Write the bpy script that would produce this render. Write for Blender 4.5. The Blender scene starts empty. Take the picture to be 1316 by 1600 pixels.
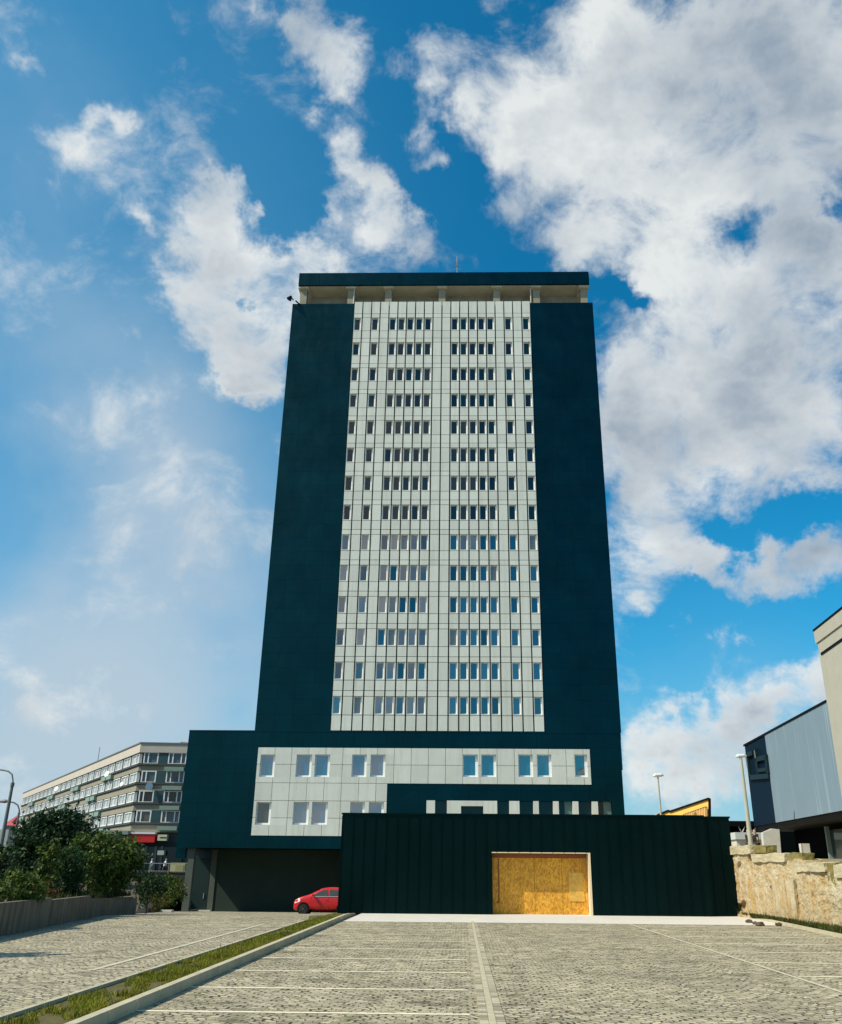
import bpy, math, random
from mathutils import Vector, Matrix
R = math.radians
random.seed(7)
scene = bpy.context.scene
C = scene.collection

# ------------------------------------------------------------------ camera
CAM_H = 1.8
YAW, PITCH, ROLL = R(1.19756), R(21.8333), R(0.48594)
FPX, PCX, PCY = 1345.45, 696.63, 820.93           # photo pixels (1316 x 1600)
_f = Vector((-math.sin(YAW)*math.cos(PITCH), math.cos(YAW)*math.cos(PITCH), math.sin(PITCH)))
_r0 = Vector((math.cos(YAW), math.sin(YAW), 0)); _u0 = _r0.cross(_f)
_r = _r0*math.cos(ROLL)+_u0*math.sin(ROLL); _u = -_r0*math.sin(ROLL)+_u0*math.cos(ROLL)
cd = bpy.data.cameras.new("camera"); cam = bpy.data.objects.new("camera", cd); C.objects.link(cam)
M = Matrix((( _r.x, _u.x, -_f.x, 0), (_r.y, _u.y, -_f.y, 0), (_r.z, _u.z, -_f.z, CAM_H), (0, 0, 0, 1)))
cam.matrix_world = M
cd.sensor_fit = 'VERTICAL'; cd.sensor_height = 24.0; cd.sensor_width = 24.0
cd.lens = FPX/1600*24.0
cd.shift_x = -(PCX-658)/1600*1.0; cd.shift_y = (PCY-800)/1600
cd.clip_end = 5000; cd.clip_start = 0.1
scene.camera = cam
def ray(x, y): return _f + _r*((x-PCX)/FPX) - _u*((y-PCY)/FPX)
def P(x, y, Y):                                    # the point on the plane Y seen at a pixel of the survey photo
    d = ray(x, y); return Vector((0, 0, CAM_H)) + d*(Y/d.y)
def G(x, y, z=0.0):
    d = ray(x, y); return Vector((0, 0, CAM_H)) + d*((z-CAM_H)/d.z)
def VP(x, y, A, B):                                # on the vertical plane through A and B
    n = Vector((B[1]-A[1], A[0]-B[0])); d = ray(x, y)
    t = (A[0]*n.x + A[1]*n.y)/(d.x*n.x + d.y*n.y); return Vector((0, 0, CAM_H)) + d*t

# ------------------------------------------------------------------ light and sky
SUN = Vector((-1.0, -0.42, 1.08)).normalized()      # towards the sun
EL = math.asin(SUN.z); AZ = math.atan2(SUN.x, SUN.y)
sd = bpy.data.lights.new("sun", 'SUN'); sun = bpy.data.objects.new("sun", sd); C.objects.link(sun)
sun.rotation_euler = (-SUN).to_track_quat('-Z', 'Y').to_euler()
sun.location = (-40, -20, 60)
sd.energy = 4.9; sd.angle = R(0.5); sd.color = (1.0, 0.91, 0.74)
scene.view_settings.view_transform = 'Standard'; scene.view_settings.look = 'None'
scene.view_settings.gamma = 1.0; scene.view_settings.exposure = 0.12
scene.view_settings.use_curve_mapping = False

world = bpy.data.worlds.new("World"); scene.world = world; world.use_nodes = True
nt = world.node_tree; nt.nodes.clear()
def N(nt, t, **k):
    n = nt.nodes.new(t)
    for a, b in k.items(): setattr(n, a, b)
    return n
def put(nt, sock, v):
    if isinstance(v, bpy.types.NodeSocket): nt.links.new(v, sock)
    elif v is not None: sock.default_value = v
def MA(nt, op, a, b=None, c=None, clamp=False):
    n = N(nt, 'ShaderNodeMath', operation=op, use_clamp=clamp)
    put(nt, n.inputs[0], a); put(nt, n.inputs[1], b); put(nt, n.inputs[2], c)
    return n.outputs[0]
def VM(nt, op, a, b=None, s=None):
    n = N(nt, 'ShaderNodeVectorMath', operation=op)
    put(nt, n.inputs[0], a); put(nt, n.inputs[1], b)
    if s is not None: put(nt, n.inputs['Scale'], s)
    return n.outputs['Value'] if op in ('DOT_PRODUCT', 'LENGTH') else n.outputs[0]
def MIX(nt, fac, a, b, blend='MIX'):
    n = N(nt, 'ShaderNodeMix', data_type='RGBA', blend_type=blend)
    put(nt, n.inputs[0], fac)
    for s, v in ((n.inputs[6], a), (n.inputs[7], b)):
        put(nt, s, v if isinstance(v, bpy.types.NodeSocket) else (*v, 1))
    return n.outputs[2]
def RNG(nt, v, a, b, c=0.0, d=1.0, smooth=False):
    n = N(nt, 'ShaderNodeMapRange', clamp=True)
    if smooth: n.interpolation_type = 'SMOOTHSTEP'
    put(nt, n.inputs[0], v)
    for i, q in enumerate((a, b, c, d)): n.inputs[i+1].default_value = q
    return n.outputs[0]
def NOISE(nt, vec, scale, detail=4, rough=0.55, dist=0.0):
    n = N(nt, 'ShaderNodeTexNoise'); put(nt, n.inputs['Vector'], vec)
    n.inputs['Scale'].default_value = scale; n.inputs['Detail'].default_value = detail
    n.inputs['Roughness'].default_value = rough; n.inputs['Distortion'].default_value = dist
    return n
tc = N(nt, 'ShaderNodeTexCoord'); dirv = VM(nt, 'NORMALIZE', tc.outputs['Generated'])
sky = N(nt, 'ShaderNodeTexSky', sky_type='NISHITA', sun_disc=False, sun_elevation=EL, sun_rotation=AZ)
sky.air_density = 1.0; sky.dust_density = 0.6; sky.ozone_density = 2.0
SKY_TINT = (0.05, 1.05, 1.34)
skyc = MIX(nt, 1.0, sky.outputs[0], SKY_TINT, 'MULTIPLY')
def blobs(lst, vec=None):
    acc = None
    for (x, y, r, a) in lst:
        d = ray(x, y).normalized(); k = 2.0/(r/1360.0)**2
        e = MA(nt, 'EXPONENT', MA(nt, 'MULTIPLY_ADD', VM(nt, 'DOT_PRODUCT', vec or dirv, tuple(d)), k, -k))
        acc = MA(nt, 'MULTIPLY', e, a) if acc is None else MA(nt, 'MULTIPLY_ADD', e, a, acc)
    return acc
CUM = [(920, 385, 40, .5), (1045, 430, 45, .5), (255, 440, 26, .4), (330, 430, 50, .7), (450, 470, 40, .7), (430, 520, 50, .6), (600, 330, 30, .4), (560, 380, 30, .4), (690, 60, 30, .35), (800, 150, 50, .4), (1000, 430, 22, .3), (1220, 400, 45, .5), (1000, 620, 60, .6), (1010, 780, 50, .5), (930, 90, 110, .75), (1130, 60, 140, .85), (1280, 150, 130, .95), (1090, 230, 120, .85), (870, 230, 70, .7), (1270, 270, 60, .7), (960, 210, 90, .6),
 (960, 330, 62, .6), (770, 40, 58, .65), (690, 110, 44, .6), (740, 150, 30, .4), (640, 80, 30, .45), (830, 340, 50, .5), (900, 400, 40, .4), (1040, 360, 50, .5), (1260, 360, 40, .35),
 (1010, 540, 90, .85), (1150, 480, 85, .9), (1280, 440, 75, .9), (1130, 620, 110, .85), (1280, 600, 100, .9), (980, 690, 80, .9), (1090, 740, 70, .7), (1210, 740, 60, .6), (1310, 720, 50, .6), (1010, 420, 35, .35),
 (990, 880, 50, .9), (1060, 860, 42, .85), (1120, 890, 36, .75), (1185, 888, 38, 1.25), (1235, 912, 34, 1.05), (1295, 878, 44, 1.35), (1090, 870, 34, .6), (1000, 950, 34, .75), (1070, 955, 24, .65), (1100, 975, 16, .4), (1165, 982, 17, .6),
 (1000, 1160, 40, .9), (1050, 1135, 36, .85), (1120, 1150, 45, .95), (1190, 1120, 45, .95), (1270, 1090, 36, .9), (1310, 1070, 30, .7), (1095, 1095, 22, .75), (1080, 1200, 45, .8), (990, 1238, 22, .6), (1160, 1200, 40, .7), (1000, 1190, 30, .6),
 (470, 20, 40, .8), (520, 80, 46, .9), (530, 155, 28, .8), (570, 50, 30, .45), (440, 40, 20, .4), (555, 262, 36, 1.0), (505, 300, 20, .45), (600, 280, 24, .7), (515, 345, 20, .65), (600, 365, 36, .6), (670, 395, 40, .65), (740, 395, 30, .5), (675, 235, 24, .5), (625, 180, 18, .35), (640, 5, 20, .6),
 (360, 410, 60, 1.0), (440, 415, 56, .95), (310, 490, 44, .95), (390, 500, 50, .6), (360, 560, 34, 1.2), (425, 560, 40, 1.0), (348, 595, 22, 1.0), (500, 420, 36, .6), (340, 310, 32, .8), (375, 300, 20, .6), (220, 312, 17, .75), (290, 360, 26, .35), (240, 345, 14, .4),
 (172, 178, 17, .62), (110, 208, 22, .42), (145, 195, 16, .38), (40, 235, 18, .35), (35, 95, 22, .55), (30, 1092, 36, .65), (90, 1100, 28, .5), (245, 1120, 38, .62)]
GAP = [(1145, 362, 30, .50), (1190, 378, 26, .45), (1300, 335, 18, .6), (955, 445, 22, .8), (975, 470, 16, .5), (920, 425, 16, .3), (1060, 395, 20, .3), (1240, 815, 45, .8), (1120, 830, 22, .5), (1310, 795, 35, .6), (1090, 920, 28, .6), (1150, 840, 30, .5),
 (400, 478, 15, .8), (1125, 1165, 12, .3), (700, 190, 26, .5), (650, 300, 28, .5), (710, 300, 40, .7), (450, 330, 45, .6), (745, 240, 22, .4), (1050, 1010, 60, .4), (1230, 1010, 50, .5)]
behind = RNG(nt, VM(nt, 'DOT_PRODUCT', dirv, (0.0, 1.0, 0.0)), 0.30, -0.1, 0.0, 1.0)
def density(vec):
    warp = NOISE(nt, vec, 3.5, 3, .55)
    v2 = VM(nt, 'ADD', vec, VM(nt, 'SCALE', VM(nt, 'SUBTRACT', warp.outputs['Color'], (.5, .5, .5)), s=0.16))
    v3 = VM(nt, 'MULTIPLY', v2, (1.0, 1.0, 1.35))
    n = NOISE(nt, v3, 7.0, 12, .62).outputs['Fac']
    n2 = NOISE(nt, v3, 2.2, 2, .5).outputs['Fac']
    return MA(nt, 'ADD', MA(nt, 'MULTIPLY', MA(nt, 'SUBTRACT', n, .5), 4.2), MA(nt, 'MULTIPLY', MA(nt, 'SUBTRACT', n2, .5), 1.0))
dsharp = VM(nt, 'ADD', dirv, VM(nt, 'SCALE', VM(nt, 'SUBTRACT', NOISE(nt, dirv, 10.0, 5, .65).outputs['Color'], (.5, .5, .5)), s=0.13))
dsharp = VM(nt, 'NORMALIZE', dsharp)
bias = MA(nt, 'SUBTRACT', blobs(CUM, dsharp), blobs(GAP, dsharp))
bias = MA(nt, 'MINIMUM', bias, 1.15)
bias = MA(nt, 'ADD', bias, MA(nt, 'MULTIPLY', behind, RNG(nt, VM(nt, 'DOT_PRODUCT', dirv, (1.0, 0, 0)), -.13, .07, .80, -.50)))  # unseen clouds behind camera, left only, added to brighten the left wing's reflections
big = NOISE(nt, VM(nt, 'ADD', VM(nt, 'MULTIPLY', dirv, (1, 1, 1.6)), (3.1, 0, 0)), 4.5, 5, .55).outputs['Fac']
d0 = density(dirv)
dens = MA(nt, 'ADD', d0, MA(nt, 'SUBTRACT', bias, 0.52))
toward = VM(nt, 'ADD', dirv, tuple(Vector((-0.035, -.01, 0.05))))
d1 = density(toward)
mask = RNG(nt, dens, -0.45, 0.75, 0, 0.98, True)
slope = MA(nt, 'SUBTRACT', d0, d1)                       # brighter where the cloud thins towards the sun
thick = RNG(nt, dens, 0.10, 1.5, 0, 1, True)
lit = MA(nt, 'ADD', MA(nt, 'MULTIPLY', slope, 0.26), MA(nt, 'ADD', MA(nt, 'MULTIPLY', MA(nt, 'SUBTRACT', big, .5), 2.7), MA(nt, 'SUBTRACT', 0.83, MA(nt, 'MULTIPLY', thick, 0.66))), clamp=True)
cloudc = MIX(nt, lit, (2.8, 3.5, 4.3), (7.3, 7.6, 7.6))
VEIL = [(265, 830, 110, .30), (110, 960, 120, .22), (360, 960, 90, .25), (180, 700, 120, .12), (250, 900, 300, .36), (90, 1120, 300, .36), (330, 1080, 280, .40), (-60, 200, 380, .26), (0, 600, 330, .24), (60, 800, 240, .25), (200, 600, 250, .12), (900, 1320, 300, .3), (1300, 1330, 300, .3), (200, 1300, 300, .35)]
vn = NOISE(nt, dirv, 4.5, 5, .5).outputs['Fac']
veil = MA(nt, 'MULTIPLY', blobs(VEIL), RNG(nt, vn, .25, .75, .45, 1.5))
veil = MA(nt, 'SUBTRACT', 1.0, MA(nt, 'EXPONENT', MA(nt, 'MULTIPLY', veil, -1.15)))
glow = MA(nt, 'EXPONENT', MA(nt, 'MULTIPLY_ADD', VM(nt, 'DOT_PRODUCT', dirv, tuple(Vector((-.8, -.6, .35)).normalized())), 4.0, -4.0))  # unseen haze behind camera at left, added for sheen on the left wing
hz = N(nt, 'ShaderNodeSeparateXYZ'); nt.links.new(dirv, hz.inputs[0])
veil = MA(nt, 'ADD', veil, RNG(nt, hz.outputs[2], .26, 0.0, 0.0, .40))
veil = MA(nt, 'ADD', veil, MA(nt, 'MULTIPLY', glow, .75), clamp=True)
skyv = MIX(nt, veil, skyc, MIX(nt, RNG(nt, veil, .2, .75), (1.9, 4.4, 6.2), (4.4, 5.5, 6.4)))
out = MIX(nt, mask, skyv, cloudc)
bg = N(nt, 'ShaderNodeBackground'); bg.inputs['Strength'].default_value = 0.1
nt.links.new(out, bg.inputs['Color'])
wo = N(nt, 'ShaderNodeOutputWorld'); nt.links.new(bg.outputs[0], wo.inputs[0])
world.cycles.sampling_method = 'MANUAL'; world.cycles.sample_map_resolution = 512

# ------------------------------------------------------------------ materials
def mat(name, col, rough=0.6, metal=0.0, spec=0.5, ior=None, noise=0.0, nscale=3.0, island=0.0, bump=0.0, bscale=20.0, coat=0.0):
    m = bpy.data.materials.new(name); m.use_nodes = True; t = m.node_tree
    b = t.nodes['Principled BSDF']
    b.inputs['Base Color'].default_value = (*col, 1); b.inputs['Roughness'].default_value = rough
    b.inputs['Metallic'].default_value = metal; b.inputs['Specular IOR Level'].default_value = spec
    if ior: b.inputs['IOR'].default_value = ior
    if coat: b.inputs['Coat Weight'].default_value = coat; b.inputs['Coat Roughness'].default_value = 0.08
    pos = N(t, 'ShaderNodeNewGeometry')
    f = None
    if noise:
        n = NOISE(t, pos.outputs['Position'], nscale, 6, .6)
        f = RNG(t, n.outputs['Fac'], .25, .75, 1-noise, 1+noise*.6)
    if island:
        g = RNG(t, pos.outputs['Random Per Island'], 0, 1, 1-island, 1+island*.4)
        f = MA(t, 'MULTIPLY', f, g) if f else g
    if f:
        c = VM(t, 'SCALE', tuple(col), s=f); t.links.new(c, b.inputs['Base Color'])
    if bump:
        bn = N(t, 'ShaderNodeBump'); bn.inputs['Strength'].default_value = bump; bn.inputs['Distance'].default_value = 0.02
        t.links.new(NOISE(t, pos.outputs['Position'], bscale, 5, .65).outputs['Fac'], bn.inputs['Height'])
        t.links.new(bn.outputs[0], b.inputs['Normal'])
    return m
def teal(name, col, rough, bs=1.2):
    m = mat(name, col, rough, metal=.8, island=.08, noise=.25, nscale=.35, spec=.3)
    t = m.node_tree; b = t.nodes['Principled BSDF']; pos = N(t, 'ShaderNodeNewGeometry')
    v = VM(t, 'MULTIPLY', pos.outputs['Position'], (1, 1, .6))
    n = NOISE(t, v, bs, 3, .5)
    bn = N(t, 'ShaderNodeBump'); bn.inputs['Strength'].default_value = 0.25; bn.inputs['Distance'].default_value = 0.05
    t.links.new(n.outputs['Fac'], bn.inputs['Height']); t.links.new(bn.outputs[0], b.inputs['Normal'])
    g = RNG(t, n.outputs['Fac'], .3, .7, rough-.07, rough+.07); t.links.new(g, b.inputs['Roughness'])
    return m
m_teal = teal('dark_teal_cladding', (0.0007, 0.034, 0.044), 0.30)
m_teal_annex = teal('black_teal_seam_metal', (0.0008, 0.014, 0.014), 0.40)
m_joint = mat('shadow_joint', (0.05, 0.045, 0.04), .9)
m_tjoint = mat('dark_backing', (0.004, 0.014, 0.018), .7)
def clad():
    m = mat('white_cladding', (0.64, 0.68, 0.625), .55, island=.10, noise=.06, nscale=1.5)
    t = m.node_tree; b = t.nodes['Principled BSDF']; col = b.inputs['Base Color'].links[0].from_socket
    pos = N(t, 'ShaderNodeNewGeometry')
    st = NOISE(t, VM(t, 'MULTIPLY', pos.outputs['Position'], (3.2, 3.2, .18)), 1.0, 5, .6).outputs['Fac']
    c = MIX(t, RNG(t, st, .50, .75, 0, .5), col, (.46, .46, .38)); t.links.new(c, b.inputs['Base Color'])
    return m
m_clad = clad()
m_frame = mat('white_window_frame', (0.80, 0.82, 0.82), .4)
m_glass = mat('dark_reflecting_glass', (0.006, 0.02, 0.032), .03, ior=2.0, spec=.5)
m_glass_b = mat('blue_coated_glass', (0.004, 0.03, 0.06), .03, ior=2.9, spec=.5)
m_glass_d = mat('shop_glass', (0.003, 0.018, 0.026), .08, ior=1.4)
m_conc = mat('raw_concrete', (0.34, 0.33, 0.27), .85, noise=.25, nscale=2.0, bump=.4)
m_concl = mat('pale_concrete', (0.55, 0.54, 0.48), .85, noise=.14, nscale=3.0, bump=.3)
m_soffit = mat('soffit_concrete', (0.66, 0.62, 0.48), .85, noise=.2, nscale=.8)
m_black = mat('black_paint', (0.003, 0.0035, 0.004), .6, spec=.15)
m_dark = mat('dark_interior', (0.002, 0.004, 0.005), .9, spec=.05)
m_steel = mat('galvanised_steel', (0.42, 0.44, 0.42), .45, metal=.4, noise=.1)
m_mast = mat('grey_mast_paint', (0.16, 0.17, 0.17), .6, noise=.1)

def osb():
    m = bpy.data.materials.new('oriented_strand_board'); m.use_nodes = True; t = m.node_tree; b = t.nodes['Principled BSDF']
    pos = N(t, 'ShaderNodeNewGeometry').outputs['Position']
    w = VM(t, 'ADD', pos, VM(t, 'SCALE', NOISE(t, pos, 6, 2).outputs['Color'], s=.12))
    v = N(t, 'ShaderNodeTexVoronoi'); v.inputs['Scale'].default_value = 14
    put(t, v.inputs['Vector'], VM(t, 'MULTIPLY', w, (1.5, 1, .7)))
    n = NOISE(t, pos, 1.3, 4, .6).outputs['Fac']
    sep = N(t, 'ShaderNodeSeparateColor'); t.links.new(v.outputs['Color'], sep.inputs[0])
    c = MIX(t, sep.outputs[0], (.52, .24, .015), (.95, .50, .05))
    c = MIX(t, RNG(t, n, .35, .7), c, VM(t, 'MULTIPLY', c, (.72, .66, .55)))
    t.links.new(c, b.inputs['Base Color']); b.inputs['Roughness'].default_value = .65
    bn = N(t, 'ShaderNodeBump'); bn.inputs['Strength'].default_value = .3; bn.inputs['Distance'].default_value = .01
    t.links.new(sep.outputs[1], bn.inputs['Height']); t.links.new(bn.outputs[0], b.inputs['Normal'])
    return m
m_osb = osb()
m_osb_d = mat('reddish_timber_board', (.26, .085, .02), .7, noise=.2, nscale=4)
m_ply = mat('pale_edge_trim', (.74, .62, .42), .5)

def cobbles():
    m = bpy.data.materials.new('granite_setts'); m.use_nodes = True; t = m.node_tree; b = t.nodes['Principled BSDF']
    pos = N(t, 'ShaderNodeNewGeometry').outputs['Position']
    s = N(t, 'ShaderNodeSeparateXYZ'); t.links.new(pos, s.inputs[0])
    wob = NOISE(t, pos, 2.2, 4, .65).outputs['Fac']
    W = 1.35
    u = MA(t, 'SUBTRACT', MA(t, 'MULTIPLY', MA(t, 'FRACT', MA(t, 'DIVIDE', s.outputs[0], W)), 2.0), 1.0)
    arc = MA(t, 'MULTIPLY', MA(t, 'MULTIPLY', u, u), -0.42)
    y2 = MA(t, 'ADD', MA(t, 'ADD', s.outputs[1], arc), MA(t, 'MULTIPLY', wob, .30))
    x2 = MA(t, 'ADD', s.outputs[0], MA(t, 'MULTIPLY', NOISE(t, pos, 4.0, 3).outputs['Fac'], .20))
    cv = N(t, 'ShaderNodeCombineXYZ'); t.links.new(x2, cv.inputs[0]); t.links.new(y2, cv.inputs[1])
    br = N(t, 'ShaderNodeTexBrick'); t.links.new(cv.outputs[0], br.inputs['Vector'])
    br.inputs['Scale'].default_value = 1.0; br.inputs['Brick Width'].default_value = .18; br.inputs['Row Height'].default_value = .155
    br.inputs['Mortar Size'].default_value = .024; br.inputs['Mortar Smooth'].default_value = .6
    br.inputs['Color1'].default_value = (0, 0, 0, 1); br.inputs['Color2'].default_value = (1, 1, 1, 1); br.inputs['Mortar'].default_value = (.5, .5, .5, 1)
    br.offset = .5
    rnd = N(t, 'ShaderNodeSeparateColor'); t.links.new(br.outputs['Color'], rnd.inputs[0])
    big = NOISE(t, pos, .35, 5, .6).outputs['Fac']; mid = NOISE(t, pos, 1.6, 5, .65).outputs['Fac']; fine = NOISE(t, pos, 40, 3, .6).outputs['Fac']
    stone = MIX(t, rnd.outputs[0], (.29, .255, .165), (.64, .56, .39))
    stone = MIX(t, RNG(t, fine, .3, .7, 0, .35), stone, (.33, .31, .23))
    stone = MIX(t, RNG(t, mid, .45, .75, 0, .5), stone, (.36, .33, .23))
    stone = VM(t, 'SCALE', stone, s=RNG(t, big, .3, .7, .78, 1.15))
    gapmask = RNG(t, NOISE(t, pos, 3.3, 3, .6).outputs['Fac'], .44, .58, .10, 1.0)
    mort = MIX(t, RNG(t, mid, .4, .7), (.035, .03, .018), (.08, .075, .04))
    col = MIX(t, MA(t, 'MULTIPLY', br.outputs['Fac'], gapmask), stone, mort)
    moss = NOISE(t, VM(t, 'ADD', pos, (11, 3, 0)), .8, 6, .7).outputs['Fac']
    col = MIX(t, RNG(t, moss, .56, .70, 0, .55), col, (.14, .15, .06))
    stain = NOISE(t, VM(t, 'MULTIPLY', pos, (.55, 1.1, 1)), 1.0, 5, .7).outputs['Fac']
    col = VM(t, 'SCALE', col, s=RNG(t, stain, .56, .68, 1.0, .45))
    t.links.new(col, b.inputs['Base Color']); b.inputs['Roughness'].default_value = .75; b.inputs['Specular IOR Level'].default_value = .3
    h = MA(t, 'ADD', MA(t, 'MULTIPLY', MA(t, 'SUBTRACT', 1.0, br.outputs['Fac']), 1.0), MA(t, 'MULTIPLY', rnd.outputs[0], .5))
    h = MA(t, 'ADD', h, MA(t, 'MULTIPLY', fine, .35))
    bn = N(t, 'ShaderNodeBump'); bn.inputs['Strength'].default_value = .9; bn.inputs['Distance'].default_value = .035
    t.links.new(h, bn.inputs['Height']); t.links.new(bn.outputs[0], b.inputs['Normal'])
    return m
m_cob = cobbles()
m_sett = mat('pale_granite_line', (.82, .74, .55), .75, noise=.3, nscale=5, bump=.6, bscale=12)
m_kerb = mat('concrete_kerb', (.47, .43, .30), .85, noise=.2, nscale=2.5, bump=.4)
m_apron = mat('pale_concrete_apron', (.62, .59, .53), .85, noise=.12, nscale=1.2, bump=.2)
m_soil = mat('bare_soil', (.10, .075, .045), .95, noise=.4, nscale=3, bump=.6)
m_grassbase = mat('turf', (.10, .085, .02), .95, noise=.5, nscale=4, bump=.6)
m_ground = mat('ground_earth', (.24, .22, .17), .95, noise=.3, nscale=.1)
m_asphalt = mat('asphalt', (.06, .06, .06), .9, noise=.2, nscale=1)
def leafmat(name, a, b_, tr=0.25):
    m = bpy.data.materials.new(name); m.use_nodes = True; t = m.node_tree; b = t.nodes['Principled BSDF']
    g = N(t, 'ShaderNodeNewGeometry')
    c = MIX(t, g.outputs['Random Per Island'], a, b_)
    c = VM(t, 'SCALE', c, s=RNG(t, NOISE(t, g.outputs['Position'], 1.3, 3).outputs['Fac'], .3, .7, .65, 1.3))
    t.links.new(c, b.inputs['Base Color']); b.inputs['Roughness'].default_value = .6
    b.inputs['Specular IOR Level'].default_value = .25
    tl = N(t, 'ShaderNodeBsdfTranslucent'); t.links.new(c, tl.inputs[0])
    mx = N(t, 'ShaderNodeMixShader'); mx.inputs[0].default_value = tr
    t.links.new(b.outputs[0], mx.inputs[1]); t.links.new(tl.outputs[0], mx.inputs[2])
    t.links.new(mx.outputs[0], t.nodes['Material Output'].inputs[0])
    return m
m_leaf_dark = leafmat('dark_green_leaves', (.010, .034, .014), (.028, .066, .022))
m_leaf_mid = leafmat('mid_green_leaves', (.035, .075, .012), (.11, .15, .025))
m_leaf_cyp = leafmat('blue_green_needles', (.012, .045, .016), (.030, .075, .022))
m_leaf_red = leafmat('rusty_leaves', (.10, .045, .012), (.16, .09, .03))
m_leaf_yel = leafmat('olive_yellow_leaves', (.08, .09, .015), (.16, .15, .03))
m_grass = leafmat('grass_blades', (.11, .16, .012), (.30, .26, .03), .35)
m_bark = mat('bark', (.05, .035, .022), .9, noise=.3, nscale=8, bump=.6)

# ------------------------------------------------------------------ mesh builder
ROOTLOC = {}
class MB:
    def __init__(s): s.v = []; s.f = []; s.m = []
    def face(s, pts, m=0):
        k = len(s.v); s.v += [tuple(p) for p in pts]; s.f.append(tuple(range(k, k+len(pts)))); s.m.append(m); return s
    def box(s, x0, x1, y0, y1, z0, z1, m=0):
        k = len(s.v)
        s.v += [(x0, y0, z0), (x1, y0, z0), (x1, y1, z0), (x0, y1, z0), (x0, y0, z1), (x1, y0, z1), (x1, y1, z1), (x0, y1, z1)]
        for q in ((0, 3, 2, 1), (4, 5, 6, 7), (0, 1, 5, 4), (1, 2, 6, 5), (2, 3, 7, 6), (3, 0, 4, 7)):
            s.f.append(tuple(k+i for i in q)); s.m.append(m)
        return s
    def bar(s, a, b, w, d, m=0, up=(0, 0, 1)):            # a beam from a to b
        a = Vector(a); b = Vector(b); t = (b-a).normalized(); up = Vector(up)
        if abs(t.dot(up)) > .98: up = Vector((0, 1, 0))
        n = t.cross(up).normalized()*w/2; q = n.cross(t).normalized()*d/2; k = len(s.v)
        for p in (a, b):
            for c in (n+q, n-q, -n-q, -n+q): s.v.append(tuple(p+c))
        for q4 in ((0, 1, 2, 3), (7, 6, 5, 4), (0, 4, 5, 1), (1, 5, 6, 2), (2, 6, 7, 3), (3, 7, 4, 0)):
            s.f.append(tuple(k+i for i in q4)); s.m.append(m)
        return s
    def tube(s, pts, rad, seg=10, m=0, cap=True):
        pts = [Vector(p) for p in pts]
        if not hasattr(rad, '__len__'): rad = [rad]*len(pts)
        k = len(s.v); n = len(pts)
        for i, p in enumerate(pts):
            t = (pts[min(i+1, n-1)]-pts[max(i-1, 0)]).normalized()
            up = Vector((0, 0, 1)) if abs(t.z) < .95 else Vector((1, 0, 0))
            a = t.cross(up).normalized(); b = a.cross(t)
            for j in range(seg):
                an = 2*math.pi*j/seg; s.v.append(tuple(p+(a*math.cos(an)+b*math.sin(an))*rad[i]))
        for i in range(n-1):
            for j in range(seg):
                s.f.append((k+i*seg+j, k+i*seg+(j+1) % seg, k+(i+1)*seg+(j+1) % seg, k+(i+1)*seg+j)); s.m.append(m)
        if cap:
            s.f.append(tuple(k+j for j in range(seg))[::-1]); s.m.append(m)
            s.f.append(tuple(k+(n-1)*seg+j for j in range(seg))); s.m.append(m)
        return s
    def prism(s, poly, d, m=0, cap=True):                  # polygon extruded along vector d
        poly = [Vector(p) for p in poly]; d = Vector(d); k = len(s.v); n = len(poly)
        s.v += [tuple(p) for p in poly] + [tuple(p+d) for p in poly]
        s.f.append(tuple(range(k, k+n))); s.f.append(tuple(range(k+n, k+2*n))[::-1]); s.m += [m, m]
        for i in range(n):
            j = (i+1) % n; s.f.append((k+i, k+n+i, k+n+j, k+j)); s.m.append(m)
        return s
    def build(s, name, mats, parent=None, loc=None, smooth=False):
        root = Vector((0, 0, 0))
        o_ = parent
        if parent is not None: root = Vector(ROOTLOC[parent.name])
        if loc is not None: base = Vector(loc)
        else: base = root
        me = bpy.data.meshes.new(name)
        me.from_pydata([(x-base.x, y-base.y, z-base.z) for x, y, z in s.v], [], s.f)
        if not hasattr(mats, '__len__'): mats = [mats]
        for q in mats: me.materials.append(q)
        me.polygons.foreach_set('material_index', s.m)
        if smooth: me.polygons.foreach_set('use_smooth', [True]*len(s.f))
        me.update()
        o = bpy.data.objects.new(name, me); C.objects.link(o)
        if parent is not None: o.parent = parent; o.location = base-root
        else: o.location = base
        ROOTLOC[o.name] = tuple(base)
        return o
def fixn(o):                                               # consistent outward normals
    import bmesh
    b = bmesh.new(); b.from_mesh(o.data); bmesh.ops.recalc_face_normals(b, faces=b.faces); b.to_mesh(o.data); b.free(); return o
def thing(name, label, cat, loc, group=None):
    o = bpy.data.objects.new(name, None); C.objects.link(o); o.location = loc; o.empty_display_size = .5
    o['label'] = label; o['category'] = cat
    if group: o['group'] = group
    ROOTLOC[o.name] = tuple(loc); return o
def tag(o, label, cat, group=None, kind=None):
    o['label'] = label; o['category'] = cat
    if group: o['group'] = group
    if kind: o['kind'] = kind
    return o
def struct(o, label=None):
    o['kind'] = 'structure'
    if label: o['label'] = label
    return o
def copy_tree(o, parent=None):
    c = o.copy(); C.objects.link(c); c.parent = parent
    for ch in [q for q in o.children]: copy_tree(ch, c)
    return c
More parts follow.
